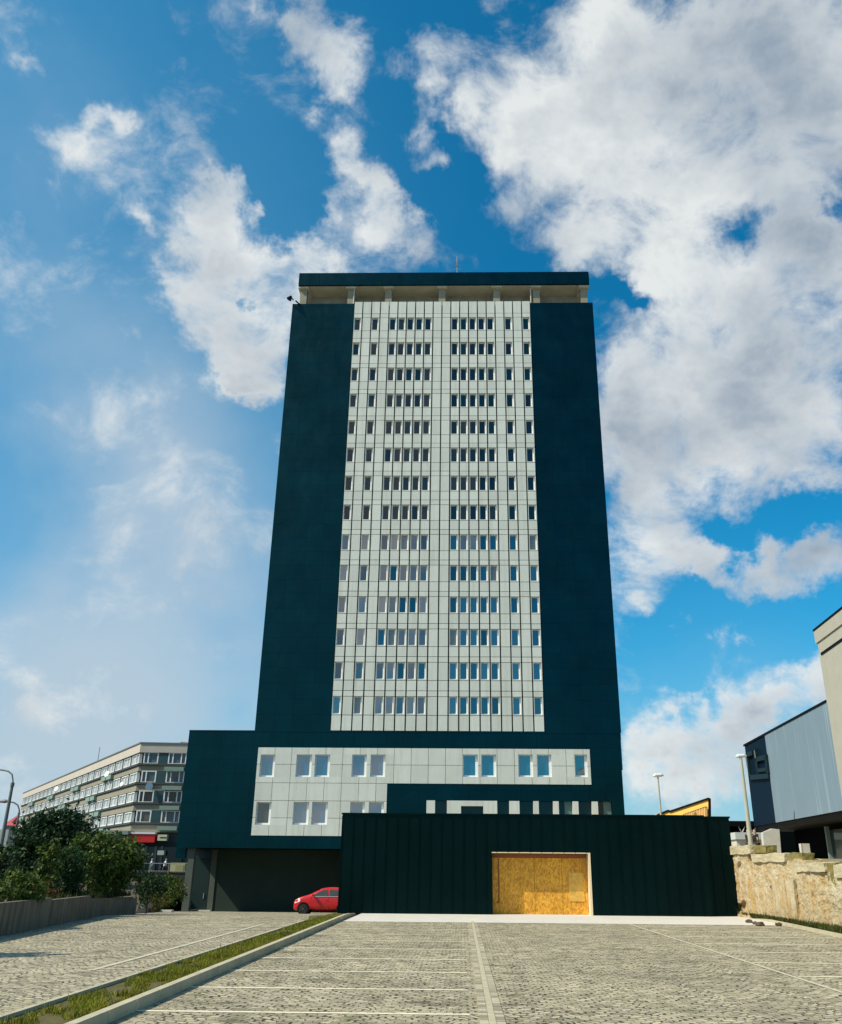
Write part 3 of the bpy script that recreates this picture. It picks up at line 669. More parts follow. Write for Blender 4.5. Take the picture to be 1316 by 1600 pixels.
# ------------------------------------------------------------------ red car (three-door city car, facing left)
def car():
    Yc = 57.0; zc = lotz(Yc); nose = P(457.5, 1410, Yc-.8).x; L = 3.55
    root = thing('parked_car', 'small bright red hatchback parked half hidden behind the black pavilion', 'car', (nose+L/2, Yc, zc))
    paint = mat('red_paint', (.50, .003, .008), .30, coat=.35)
    rub = mat('tyre_rubber', (.012, .012, .012), .8); gls = mat('car_glass', (.03, .045, .04), .05, ior=1.7)
    hw = .82
    # stations: x, sill z, belt z, top z, half width, roof half width
    st = [(0.00, .34, .55, .56, .50, .40), (.04, .22, .66, .68, .62, .5), (.15, .18, .78, .82, .72, .58), (.35, .17, .86, .93, .78, .64), (.62, .17, .91, 1.01, .81, .66), (.90, .17, .94, 1.07, .82, .68),
          (1.20, .17, .96, 1.23, .825, .66), (1.50, .17, .97, 1.38, .83, .62), (1.80, .17, .98, 1.46, .83, .60), (2.20, .17, .99, 1.49, .83, .60), (2.60, .17, 1.0, 1.485, .83, .60), (3.0, .18, 1.01, 1.44, .82, .59), (3.30, .22, 1.0, 1.34, .79, .57), (3.48, .3, .95, 1.1, .74, .56), (3.55, .38, .8, .82, .66, .5)]
    b = MB(); ring = []
    for (x, s, bt, tp, w_, rw) in st:
        pts = [(-w_*.93, s), (-w_, s+(bt-s)*.35), (-w_*1.0, s+(bt-s)*.7), (-w_*.965, bt), (-(w_*.965+rw)/2-.01, bt+(tp-bt)*.55), (-rw, tp-.03*(tp > 1)), (-rw*.6, tp), (0, tp+.012)]
        pts = pts+[(-p, q) for p, q in pts[-2::-1]]
        ring.append([(nose+x, Yc+p, zc+q) for p, q in pts])
    base = len(b.v)
    for r_ in ring: b.v += r_
    m_ = len(ring[0])
    for i in range(len(ring)-1):
        for j in range(m_-1): b.f.append((base+i*m_+j, base+i*m_+j+1, base+(i+1)*m_+j+1, base+(i+1)*m_+j)); b.m.append(0)
        b.f.append((base+i*m_, base+(i+1)*m_, base+(i+1)*m_+m_-1, base+i*m_+m_-1)); b.m.append(1)
    b.f.append(tuple(base+j for j in range(m_))); b.m.append(0); b.f.append(tuple(base+(len(ring)-1)*m_+j for j in range(m_))[::-1]); b.m.append(0)
    body = b.build('body', [paint, m_black], root, smooth=True); fixn(body)
    md = body.modifiers.new('sub', 'SUBSURF'); md.levels = 2; md.render_levels = 2
    # side glass (both sides)
    for sgn in (-1, 1):
        def sp(x, z, off=.03):
            for i in range(len(st)-1):
                if st[i][0] <= x <= st[i+1][0]:
                    f = (x-st[i][0])/(st[i+1][0]-st[i][0]); q = [st[i][k]*(1-f)+st[i+1][k]*f for k in range(6)]
            t = max(0, min(1, (z-q[2])/(q[3]-q[2]))); y = q[4]*.965*(1-t)+q[5]*t
            return (nose+x, Yc+sgn*(y+off), zc+z)
        for nm, poly in (('front_side_window', [(1.22, 1.0), (2.10, 1.02), (2.06, 1.36), (1.80, 1.34), (1.50, 1.22), (1.30, 1.09)]), ('rear_side_window', [(2.20, 1.02), (2.95, 1.10), (2.80, 1.33), (2.16, 1.37)])):
            q = MB(); q.face([sp(*p) for p in poly]); q.build(nm, gls, root)
        q = MB(); q.prism([sp(1.22, .99, .02), sp(2.95, 1.02, .02), sp(2.95, .99, .02), sp(1.22, .965, .02)], (0, sgn*.01, 0)); q.build('window_trim', m_steel, root)
        q = MB(); q.tube([sp(1.25, 1.02, .02), sp(1.25, 1.04, .14)], .03, 6); q.box(nose+1.18, nose+1.30, Yc+sgn*(.98)-.09, Yc+sgn*.98+.09, zc+.98, zc+1.12); q.build('wing_mirror', paint, root)
        q = MB(); q.prism([sp(1.10, .30, .008), sp(1.13, .30, .008), sp(1.13, .93, .008), sp(1.10, .93, .008)], (0, sgn*.004, 0)); q.prism([sp(2.16, .30, .008), sp(2.18, .30, .008), sp(2.18, .95, .008), sp(2.16, .95, .008)], (0, sgn*.004, 0)); dq = q.build('door_seams', m_black, root)
        q = MB(); q.box(nose+2.0, nose+2.13, Yc+sgn*.835-.02, Yc+sgn*.835+.02, zc+.78, zc+.81); q.build('door_handle', paint, root)
        # headlamp
        q = MB(); q.face([(nose+.10, Yc+sgn*.70, zc+.60), (nose+.42, Yc+sgn*.815, zc+.70), (nose+.46, Yc+sgn*.80, zc+.80), (nose+.30, Yc+sgn*.74, zc+.86), (nose+.12, Yc+sgn*.62, zc+.78)]); q.build('headlight', mat('lamp_lens', (.75, .68, .68), .1), root)
        for wx in (.66, 3.0):
            q = MB()
            q.tube([(nose+wx, Yc+sgn*.60, zc+.31), (nose+wx, Yc+sgn*.845, zc+.31)], .36, 24); q.build('wheel_arch', m_black, root)
            q = MB(); q.tube([(nose+wx, Yc+sgn*.64, zc+.29), (nose+wx, Yc+sgn*.80, zc+.29), (nose+wx, Yc+sgn*.855, zc+.29)], [.295, .295, .27], 24); wl = q.build('wheel', rub, root)
            q = MB()
            q.tube([(nose+wx, Yc+sgn*.84, zc+.29), (nose+wx, Yc+sgn*.862, zc+.29)], .06, 10)
            for k in range(7):
                an = k*6.283/7; q.bar((nose+wx, Yc+sgn*.86, zc+.29), (nose+wx+.2*math.cos(an), Yc+sgn*.86, zc+.29+.2*math.sin(an)), .035, .02)
            q.build('rim', mat('dark_alloy', (.12, .12, .125), .4, metal=.6), wl)
    q = MB(); q.box(nose-.012, nose+.05, Yc-.45, Yc+.45, zc+.30, zc+.42); q.build('grille', m_black, root)
    q = MB(); q.face([(nose+.95, Yc-.60, zc+1.085), (nose+1.52, Yc-.56, zc+1.40), (nose+1.52, Yc+.56, zc+1.40), (nose+.95, Yc+.60, zc+1.085)]); q.build('windscreen', gls, root)
    q = MB(); q.box(nose-.01, nose+.02, Yc-.26, Yc+.26, zc+.44, zc+.55); q.build('number_plate', m_frame, root)
car()

# ------------------------------------------------------------------ trees and shrubs
def leaf(mb, c, s, r):
    n = Vector((r.gauss(0, 1), r.gauss(0, 1), r.gauss(0, 1)+.5)).normalized()
    a = n.cross(Vector((r.random()-.5, r.random()-.5, r.random()-.5))).normalized()*s; b = n.cross(a).normalized()*s*.62
    mb.face([c-a, c-b*.9, c+a, c+b*.9])
def crown(mb, c, rad, n_cl, n_lf, s, r, cr=.30, squash=.75, hollow=.45):
    c = Vector(c)
    for _ in range(n_cl):
        while True:
            p = Vector((r.uniform(-1, 1), r.uniform(-1, 1), r.uniform(-1, 1)))
            if hollow < p.length < 1: break
        k = r.uniform(.6, 1.15)*cr*min(rad); pc_ = c+Vector((p.x*rad[0], p.y*rad[1], p.z*rad[2]))
        for _ in range(n_lf):
            d = Vector((r.gauss(0, .5), r.gauss(0, .5), r.gauss(0, .5)*squash)); leaf(mb, pc_+d*k, s*r.uniform(.6, 1.3), r)
def tree(name, label, cat, base, h_trunk, c, rad, n_cl, n_lf, s, m_leaf, seed, tr=.2, group=None, stems=4, **kw):
    r = random.Random(seed); t = thing(name, label, cat, base, group)
    b = Vector(base); c = Vector(c); tk = MB(); top = Vector((b.x*.3+c.x*.7, b.y*.3+c.y*.7, c.z+rad[2]*.1))
    tk.tube([b-Vector((0, 0, .3)), b.lerp(top, .5)+Vector((r.uniform(-.1, .1), 0, 0)), top], [tr, tr*.75, tr*.3], 8)
    for k in range(stems*2):
        f = .3+.6*k/(stems*2); p = b.lerp(top, f); an = k*2.4; q = c+Vector((math.cos(an)*rad[0]*.7, math.sin(an)*rad[1]*.7, r.uniform(-.3, .7)*rad[2]))
        tk.tube([p, p.lerp(q, .5)+Vector((0, 0, .1*rad[2])), q], [tr*.4, tr*.25, tr*.08], 6)
    tk.build('trunk', m_bark, t)
    f = MB(); crown(f, c, rad, n_cl, n_lf, s, r, **kw); f.build('crown', m_leaf, t)
    return t
BZ = .8                                                       # soil level of the planting bed
def bed(x, y, z=BZ): return G(x, y, z)
# big dark tree by the street
Yt = 62; c = P(86, 1325, Yt); tree('broadleaf_tree', 'large dark round-crowned tree before the long apartment block', 'tree', (c.x, Yt, .6), 1, c, (P(138, 1320, Yt).x-c.x+.2, 2.6, (P(86, 1266, Yt).z-P(86, 1385, Yt).z)/2), 190, 75, .15, m_leaf_dark, 21, tr=.22, cr=.34)
SH = 'shrubs on the planted bank'
Yt = 42; c = P(176, 1350, Yt); tree('spreading_shrub', 'big green spreading bush at the carport end of the concrete planter', 'shrub', (c.x, Yt, .7), 1, c, (1.25, 1.3, 1.25), 150, 55, .085, m_leaf_mid, 22, tr=.09, group=SH, hollow=.2)
Yt = 39.5; c = P(143, 1347, Yt); tree('spreading_shrub', 'tall loose green bush between the clipped column and the biggest bush', 'shrub', (c.x, Yt, .7), 1, c, (1.1, 1.1, 1.25), 110, 50, .085, m_leaf_mid, 23, tr=.08, group=SH)
Yt = 36.5; c = P(106, 1362, Yt); tree('columnar_conifer', 'dense dark rounded column of conifer rising from the planter', 'shrub', (c.x, Yt, .7), 1, P(107, 1371, Yt), (.55, .6, 1.2), 90, 70, .05, m_leaf_cyp, 24, tr=.08, group=SH, hollow=.5, cr=.5)
Yt = 35.0; c = P(78, 1352, Yt); tree('spreading_shrub', 'thin lighter bush left of the dark conifer column', 'shrub', (c.x, Yt, .7), 1, c, (.55, .6, .95), 45, 45, .07, m_leaf_mid, 25, tr=.05, group=SH)
Yt = 29.0; c = P(12, 1397, Yt); tree('juniper_shrub', 'low spreading juniper spilling over the nearest end of the planter wall', 'shrub', (c.x, Yt, .7), 1, c, (1.1, 1.2, .62), 110, 60, .055, m_leaf_mid, 26, tr=.05, group=SH)
Yt = 33.0; c = P(62, 1398, Yt); tree('rusty_shrub', 'rust brown dry shrub just behind the planter wall', 'shrub', (c.x, Yt, .7), 1, c, (.75, .6, .30), 35, 45, .045, m_leaf_red, 27, tr=.03, group=SH)
Yt = 34.0; c = P(45, 1388, Yt); tree('olive_shrub', 'small olive yellow shrub beside the spreading juniper', 'shrub', (c.x, Yt, .7), 1, c, (.7, .6, .40), 35, 45, .05, m_leaf_yel, 28, tr=.03, group=SH)
Yt = 41.0; c = P(152, 1398, Yt); tree('olive_shrub', 'low yellow green tuft at the foot of the bushes above the wall', 'shrub', (c.x, Yt, .7), 1, c, (.7, .5, .35), 30, 40, .045, m_leaf_yel, 29, tr=.03, group=SH)
Yt = 47.0; c = P(232, 1392, Yt); tree('spreading_shrub', 'dark low bush beside the end of the planter wall', 'shrub', (c.x, Yt, -.3), 1, c, (.8, .8, .85), 60, 45, .06, m_leaf_dark, 30, tr=.05, group=SH)
Yt = 54.0; c = P(243, 1408, Yt); tree('low_shrub', 'low olive shrub in the gap between the planter end and the carport', 'shrub', (c.x, Yt, -.7), 1, c, (1.0, .8, .5), 50, 45, .06, m_leaf_yel, 33, tr=.04, group=SH)
Yt = 63.0; c = P(258, 1393, Yt); tree('hedge_shrub', 'green bush on the bank beside the carport pier', 'shrub', (c.x, Yt, -.6), 1, c, (1.3, 1.0, 1.0), 60, 45, .08, m_leaf_mid, 31, tr=.05, group=SH)
Yt = 64; c = P(14, 1352, Yt); tree('street_tree', 'small dark tree at the left edge below the street lamps', 'tree', (c.x, Yt, .6), 1, c, (1.6, 1.5, 1.4), 60, 50, .12, m_leaf_dark, 32, tr=.1)

tree('slim_poplar', 'slim tall poplar just outside the view whose shadow streaks the left lot', 'tree', (-16.8, 18.0, .6), 1, (-16.8, 18.0, 5.8), (.7, .7, 2.6), 110, 45, .12, m_leaf_mid, 41, tr=.12)
# planter wall on the left, from near the camera to the bank
A = G(0, 1463); B = G(213, 1420.5); dv = (B-A).normalized(); A2 = A-dv*14
w = MB(); nrm = Vector((-dv.y, dv.x, 0))
segs = 14; L = (B-A2).length
cuts = [0, 14-.2, 14+(P(55, 1430, 30)-A).length*0+3.6, L*.62, L]
hts = [.86, .86, .80, .70]
cuts = [0, 14.0-6, 14+4.3, 14+9.3, L]
for k in range(4):
    p, q = A2+dv*(cuts[k]+.01), A2+dv*(cuts[k+1]-.01); h = hts[k]
    za, zb = lotz(p.y), lotz(q.y)
    w.prism([(p.x, p.y, za-.3), (q.x, q.y, zb-.3), (q.x, q.y, zb+h), (p.x, p.y, za+h)], nrm*.22)
pwm = mat('stained_planter_concrete', (.17, .15, .11), .9, noise=.3, nscale=1.5, bump=.5)
t_ = pwm.node_tree; b_ = t_.nodes['Principled BSDF']; cc = b_.inputs['Base Color'].links[0].from_socket
po = N(t_, 'ShaderNodeNewGeometry').outputs['Position']
stn = NOISE(t_, VM(t_, 'MULTIPLY', po, (4, 4, .35)), 1.0, 5, .6).outputs['Fac']
t_.links.new(MIX(t_, RNG(t_, stn, .45, .7), cc, (.06, .05, .035)), b_.inputs['Base Color'])
tag(fixn(w.build('planter_wall', pwm)), 'low stained concrete retaining wall of the planted bed at left', 'wall')
# earth behind it
w = MB(); F_ = Vector((B.x, B.y, 0))
w.face([A2+nrm*.2+Vector((0, 0, .72)), B+nrm*.2+Vector((0, 0, .52)), (B.x-8, B.y+3, .75), (-45, 40, .8), (-45, 5, .75)])
w.face([B+nrm*.2+Vector((0, 0, .52)), B+Vector((-.2, .3, -.4)), (-19.3, 60, -.9), (-21.5, 67.5, -.4), (-21.6, 78, .9), (-26, 78, 1.0), (B.x-8, B.y+3, .75)])
w.face([(B.x-8, B.y+3, .75), (-26, 78, 1.0), (-80, 78, 1.0), (-45, 40, .8)])
struct(w.build('planting_bed', m_soil))
w = MB(); w.face([(-400, 77.9, 1.0), (400, 77.9, 1.0), (400, 500, 1.0), (-400, 500, 1.0)]); struct(w.build('street', m_asphalt))
w = MB()
def ar4(r):
    t = r.random(); p = A2+dv*(L*(.3+.7*t)); k = r.uniform(.3, 5); q = p+nrm*k; return (q.x, q.y, .70-.12*t)
blades(w, 12000, ar4, .1, .35, .03, rnd)
def ar5(r):
    y = r.uniform(60, 77); x1 = -21.6+max(0, 67.5-y)*.29; return (r.uniform(x1-4, x1), y, 0)
def ar5b(r):
    x, y, z = ar5(r); return (x, y, -.9+1.8*(y-60)/18)
blades(w, 5000, ar5b, .1, .5, .04, rnd)
tag(w.build('ground_cover', leafmat('bed_plants', (.02, .04, .01), (.08, .085, .02))), 'tangled low plants covering the soil of the planted bank', 'ground cover', kind='stuff')
w = MB()
# low kerb slab by the bank (pale strip at the carport)
p = G(222, 1422, -.55); q = P(283, 1418, 62)
w.box(-21.2, -18.6, 60.0, 60.5, -.95, -.70); tag(w.build('stone_edging', m_concl), 'pale concrete edging at the foot of the bank beside the carport', 'edging')
# small bollard / pipe at the wall end
p = G(222, 1421, -.3); w = MB(); w.tube([(p.x, p.y, lotz(p.y)-.1), (p.x, p.y, lotz(p.y)+.55)], .05, 8); w.box(p.x-.12, p.x+.12, p.y-.04, p.y+.04, lotz(p.y)+.28, lotz(p.y)+.55)
tag(w.build('marker_post', m_steel), 'short pale marker post at the end of the planter wall', 'post')

# ------------------------------------------------------------------ street lamps
def mast(label, xb, yb, xt, yt, arm, Y, r0, group):
    pb, pt = P(xb, yb, Y), P(xt, yt, Y)
    pb.z = 1.0; pb.x = pt.x; t = thing('street_lamp', label, 'street lamp', (pb.x, Y, 1.0), group)
    w = MB(); w.tube([(pb.x, Y, .9), (pb.x, Y, pt.z*.62), (pb.x, Y, pt.z)], [r0*1.25, r0, r0*.8], 10); w.tube([(pb.x, Y, pt.z-.02), (pb.x, Y, pt.z+.3)], r0*1.05, 10); w.build('pole', m_mast, t)
    w = MB(); pts = [(pb.x, Y, pt.z)]+[P(ax, ay, Y) for ax, ay in arm]; w.tube([Vector(q) for q in pts], .05*Y/60, 8); w.build('arm', m_mast, t)
    e = P(*arm[-1], Y); w = MB(); w.tube([(e.x+.3, Y, e.z+.02), (e.x-.1, Y, e.z), (e.x-.7, Y, e.z-.02)], [.08, .17, .10], 8); w.build('lamp_head', m_mast, t)
mast('nearer tall grey street lamp with a curved arm leaving the left edge', 18, 1360, 19, 1229, [(20.5, 1220), (19, 1210), (13, 1205), (3, 1203), (-12, 1202)]  , 70, .14, 'curved-arm street lamps')
mast('farther curved-arm street lamp standing before the red roofed house', 25, 1360, 29, 1275, [(30.5, 1266), (28, 1258), (22, 1254), (16, 1253), (10, 1252)]  , 84, .10, 'curved-arm street lamps')
def lamp2(label, xt, yt, Y, zb, r0):
    pt = P(xt, yt, Y); t = thing('path_lamp', label, 'street lamp', (pt.x, Y, zb), 'flat-headed lamps on the upper terrace')
    w = MB(); w.tube([(pt.x, Y, zb-.1), (pt.x, Y, pt.z)], [r0*1.35, r0*.75], 12); w.build('pole', mat('painted_lamp_pole', (.42, .42, .34), .55, noise=.1), t)
    w = MB(); k = Y/55.; w.tube([(pt.x-.30*k, Y, pt.z+.02), (pt.x-.16*k, Y, pt.z+.06), (pt.x+.2*k, Y, pt.z+.08), (pt.x+.36*k, Y, pt.z+.07)], [.05*k, .12*k, .11*k, .05*k], 10)
    w.build('lamp_head', mat('lamp_housing', (.75, .77, .78), .3), t)
lamp2('nearer lamp on a pale pole behind the top of the stained wall', 1157.5, 1183, 50, 2.95, .10)
lamp2('farther lamp whose thin pole rises behind the black pavilion roof', 1028, 1213, 60, 3.0, .065)

# ------------------------------------------------------------------ long apartment block on the left
def apartments():
    Yc = 125.0; cor = P(223, 1240, Yc); zt = P(223, 1162, Yc).z; zr = 1.0
    cor = Vector((P(223, 1165, Yc).x, Yc, 0))
    # far end of the long side: find where the parapet meets pixel (38,1238)
    d = ray(38, 1240); k = (zt-CAM_H)/d.z; far = Vector((0, 0, CAM_H))+d*k; far.z = 0
    rgt = Vector((P(300, 1165, Yc+3).x+14, Yc+2, 0))
    t = thing('apartment_building', 'long grey six storey apartment block with rows of white windows', 'building', (cor.x, cor.y, 1.0))
    beige = mat('grey_beige_render', (.27, .25, .19), .85, noise=.15, nscale=.5); pale = mat('parapet_render', (.50, .46, .40), .85, noise=.1, nscale=.4)
    darkb = mat('recessed_band', (.05, .055, .05), .7); tealp = mat('teal_panel', (.015, .06, .07), .5); box_m = mat('balcony_box', (.20, .30, .26), .7, noise=.1, nscale=2)
    # levels (from the corner)
    def zc(y): return P(221, y, Yc).z
    bands = [(zc(1192.5), zc(1177)), (zc(1222), zc(1206)), (zc(1253), zc(1237)), (zc(1284.5), zc(1268))]     # window rows bottom, top
    dd = (far-cor); Ls = dd.length; ud = dd.normalized(); nl = Vector((ud.y, -ud.x, 0))    # outward normal of long side
    if nl.dot(Vector((0, 0, 0))-cor) < 0: nl = -nl
    ur = (rgt-cor).normalized(); Lr = (rgt-cor).length; nr = Vector((ur.y, -ur.x, 0))
    if nr.dot(-cor) < 0: nr = -nr
    back = Vector((rgt.x+4, rgt.y+30, 0))
    def slab(name, z0, z1, off, m, sub=None):
        o = off; c0 = cor+nl*o+nr*o*.6
        w = MB(); pl = [far+nl*o, c0, rgt+nr*o, rgt+Vector((0, 25, 0)), far+Vector((14, 25, 0))]
        w.prism([(p.x, p.y, z0) for p in pl], (0, 0, z1-z0)); return fixn(w.build(name, m, sub or t))
    slab('core', 1.0, zt-.1, -.35, darkb)
    zprev = zt
    slab('parapet', bands[0][1]+.12, zt, .25, pale)
    slab('roof_edge', zt+.002, zt+.18, .35, m_mast)
    for i, (b0, b1) in enumerate(bands):
        nb = bands[i+1][1]+.10 if i < 3 else zc(1300)
        slab('spandrel_band', nb, b0-.35, .10, beige)
        slab('sill_band', b0-.30, b0-.02, .28, darkb)
    # windows: prototypes
    def win(p, u, n, wd, z0, z1, mull, name='window', m=m_frame, vis=None):
        f_ = MB(); g_ = MB(); c0 = p-u*wd/2; th = .16
        def bx(a, b, z0_, z1_, o0, o1, mb):
            pts = [c0+u*a+n*o0, c0+u*b+n*o0, c0+u*b+n*o1, c0+u*a+n*o1]; mb.prism([(q.x, q.y, z0_) for q in pts], (0, 0, z1_-z0_))
        bx(0, th, z0, z1, -.3, .12, f_); bx(wd-th, wd, z0, z1, -.3, .12, f_); bx(th, wd-th, z0, z0+th, -.3, .12, f_); bx(th, wd-th, z1-th*.7, z1, -.3, .12, f_)
        for q in mull: bx(q*wd-th/2, q*wd+th/2, z0+th, z1-th*.7, -.3, .11, f_)
        bx(th, wd-th, z0+th, z1-th, -.06, -.02, g_)
        o = fixn(f_.build(name, m, t, loc=(p.x, p.y, z0))); q = fixn(g_.build('pane', m_glass_d if vis is None else vis, o)); return o
    pane_l = mat('curtained_glass', (.50, .50, .48), .25, noise=.35, nscale=.4)
    nW = 22; pit = Ls/nW
    pr = win(cor+ud*pit*.5, ud, nl, pit*.80, bands[0][0], bands[0][1], (.45,), vis=pane_l)
    for i, (b0, b1) in enumerate(bands):
        for k in range(nW):
            if i == 0 and k == 0: continue
            o = copy_tree(pr, t); o.location = pr.location+ud*pit*k+Vector((0, 0, b0-bands[0][0]))
    def fx(x): return (P(x, 1200, Yc+.6)-cor).dot(ur)
    for i, (b0, b1) in enumerate(bands):
        sh = (0, 2.5, 5.0, 8.0)[i]*0
        for (xa, xb, mu) in ((224.5, 247, (.32,)), (262, 290, (.26, .72))):
            a, b = fx(xa), fx(xb)
            win(cor+ur*(a+b)/2, ur, nr, b-a, b0-.1, b1+.15, mu, vis=mat('mixed_curtained_glass', ((.05, .09, .11), (.05, .09, .10), (.008, .012, .014), (.09, .09, .08))[i], .1, noise=.6, nscale=.7))
        w = MB(); a, b = fx(247.3), fx(261.7); pts = [cor+ur*a+nr*0, cor+ur*b+nr*0, cor+ur*b+nr*.12, cor+ur*a+nr*.12]
        w.prism([(q.x, q.y, b0-.15) for q in pts], (0, 0, b1-b0+.35)); fixn(w.build('infill_panel', tealp, t))
        w = MB(); a, b = fx(259.5), fx(289); pts = [cor+ur*a+nr*.2, cor+ur*b+nr*.2, cor+ur*b+nr*.75, cor+ur*a+nr*.75]
        w.prism([(q.x, q.y, b0-1.05) for q in pts], (0, 0, .55)); fixn(w.build('flower_box', box_m, t))
    r = random.Random(4)
    for i, (b0, b1) in enumerate(bands):
        for k in range((3, 5, 4, 3)[i], nW, 5):
            for j in (0, .95):
                w = MB(); c0 = cor+ud*(pit*(k+j*.75)); pts = [c0+nl*.15, c0+ud*pit*.62+nl*.15, c0+ud*pit*.62+nl*.6, c0+nl*.6]
                w.prism([(q.x, q.y, b0-1.0) for q in pts], (0, 0, .62)); fixn(w.build('flower_box', box_m, t))
    # satellite dishes
    for (x, y, s) in ((233.5, 1229.5, .5), (172, 1210, .5), (92, 1233, .5), (195, 1226, .35)):
        p = P(x, y, Yc) if x > 223 else VP(x, y, cor, far); n_ = nr if x > 223 else nl
        w = MB(); w.tube([p+n_*.35, p+n_*.62+Vector((.15, 0, .05))], [s*.85, s], 16); w.tube([p+n_*.1, p+n_*.4], .05, 6); w.build('satellite_dish', mat('dish_white', (.8, .8, .8), .4), t)
    # roof details
    w = MB(); a = P(266, 1164, Yc+6); w.prism([(a.x, Yc+6, zt), (a.x+12, Yc+6, zt), (a.x+12, Yc+6, zt+.3), (a.x+1.6, Yc+6, zt+1.1)], (0, 5, 0)); fixn(w.build('roof_hatch', beige, t))
    p = VP(152, 1195, cor, far); w = MB(); w.tube([(p.x, p.y, zt), (p.x, p.y, zt+2.6)], .05, 6); w.build('roof_mast', m_mast, t)
    # ground floor: shop front
    z1 = zc(1302)
    w = MB(); a, b = fx(225), fx(300); pts = [cor+ur*a+nr*.05, cor+ur*b+nr*.05, cor+ur*b-nr*.25, cor+ur*a-nr*.25]
    w.prism([(q.x, q.y, 1.2) for q in pts], (0, 0, zc(1323)-1.2)); sf = fixn(w.build('shop_front', m_glass_d, t))
    w = MB()
    for xx in (231, 245, 259, 268):
        a = fx(xx); c0 = cor+ur*a; pts = [c0+nr*.3, c0+ur*.3+nr*.3, c0+ur*.3, c0]
        w.prism([(q.x, q.y, 1.0) for q in pts], (0, 0, zc(1322)-1.0))
    fixn(w.build('shop_mullions', mat('shop_frame', (.12, .13, .12), .6), sf))
    def sign(name, x0, x1, y0, y1, m, ydist=1.2):
        w = MB(); a, b = fx(x0), fx(x1); pts = [cor+ur*a+nr*ydist, cor+ur*b+nr*ydist, cor+ur*b+nr*.1, cor+ur*a+nr*.1]
        z0, z1_ = P(x0, y1, Yc-1).z, P(x0, y0, Yc-1).z
        w.prism([(q.x, q.y, z0) for q in pts], (0, 0, z1_-z0)); return fixn(w.build(name, m, t)), z0, z1_
    sg, z0, z1 = sign('shop_sign', 212, 259.5, 1303, 1316, mat('red_sign', (.62, .012, .008), .4))
    w = MB(); a, b = fx(214), fx(259.5); pts = [cor+ur*a+nr*1.3, cor+ur*b+nr*1.3, cor+ur*b+nr*.1, cor+ur*a+nr*.1]
    w.prism([(q.x, q.y, z1+.01) for q in pts], (0, 0, .22)); fixn(w.build('sign_cap', m_frame, sg))
    sg2, z0, z1 = sign('shop_sign', 263.5, 277, 1304, 1313.5, mat('cream_sign', (.55, .56, .36), .5)); sg2['label'] = 'small cream sign with a dark line'
    w = MB(); a, b = fx(267), fx(276.5); pts = [cor+ur*a+nr*1.23, cor+ur*b+nr*1.23, cor+ur*b+nr*1.21, cor+ur*a+nr*1.21]
    w.prism([(q.x, q.y, (z0+z1)/2-.05) for q in pts], (0, 0, .12)); fixn(w.build('sign_line', m_black, sg2))
    sg3, z0, z1 = sign('blue_canopy', 139, 214, 1304, 1312, mat('canopy_blue', (.03, .035, .07), .6), 2.0)
    w = MB(); a, b = fx(139), fx(222); pts = [cor+ur*a+nr*2.1, cor+ur*b+nr*2.1, cor+ur*b+nr*.0, cor+ur*a+nr*.0]
    w.prism([(q.x, q.y, z1+.01) for q in pts], (0, 0, .5)); fixn(w.build('canopy_top', box_m, sg3))
    sg4, z0, z1 = sign('shop_sign', 266, 275.5, 1329, 1336, mat('grey_sign', (.42, .44, .38), .5)); sg4['label'] = 'small grey sign hanging at the shop corner'
    slab('upper_band', zc(1326), zc(1316), -.1, m_tjoint)
apartments()

# red roofed house at the far left
Yh = 215.0
t = thing('tenement_house', 'distant house with a red roof behind the street lamps', 'house', (P(15, 1300, Yh).x, Yh, 1.0))
x0, x1 = P(7, 1300, Yh).x, P(33, 1300, Yh).x; ze, zr = P(20, 1290, Yh).z, P(20, 1271, Yh).z
w = MB(); w.box(x0, x1, Yh, Yh+12, 1, ze); w.build('wall', mat('house_render', (.27, .25, .2), .85, noise=.1, nscale=.5), t)
w = MB(); w.prism([(x0-.5, Yh-.6, ze), (x0-.5, Yh+12.6, ze), (x0-.5, Yh+6, zr)], (x1-x0+1, 0, 0)); rf = fixn(w.build('roof', mat('red_roof', (.42, .08, .09), .7, noise=.1, nscale=.5), t))
w = MB(); w.prism([(x0+1.4, Yh-.2, ze+.6), (x0+4.2, Yh-.2, ze+.6), (x0+2.4, Yh-.2, ze+1.9)], (0, 3, 0)); fixn(w.build('roof_shadow', mat('roof_shadow_red', (.10, .015, .02), .7), rf))  # raised dark red triangle standing in for a shadow on the roof
for i in range(3):
    for j in range(3):
        a = x0+.7+i*(x1-x0-2)/2.3; z = ze-2.2-j*2.9
        w = MB(); w.box(a, a+.9, Yh-.08, Yh+.05, z-.6, z+.9); q = w.build('window', m_frame, t); w = MB(); w.box(a+.15, a+.75, Yh-.10, Yh-.081, z-.45, z+.75); w.build('pane', m_glass_d, q)
w = MB(); p = P(3, 1296, 150); w.box(p.x-6, p.x+1.2, 150, 156, 1, p.z); t2 = w.build('roadside_house', mat('mint_render', (.30, .38, .34), .8, noise=.15, nscale=.5)); tag(t2, 'pale mint house wall cut by the left edge of view', 'house')
w = MB(); p = P(1.5, 1336, 66); w.box(p.x-.6, p.x+.25, 66, 66.1, p.z-.5, p.z+.4); w.tube([(p.x-.1, 66.05, .8), (p.x-.1, 66.05, p.z)], .04, 6); tag(w.build('yellow_sign', mat('yellow_sign_paint', (.55, .55, .06), .5)), 'small yellow green road sign at the left edge', 'sign')

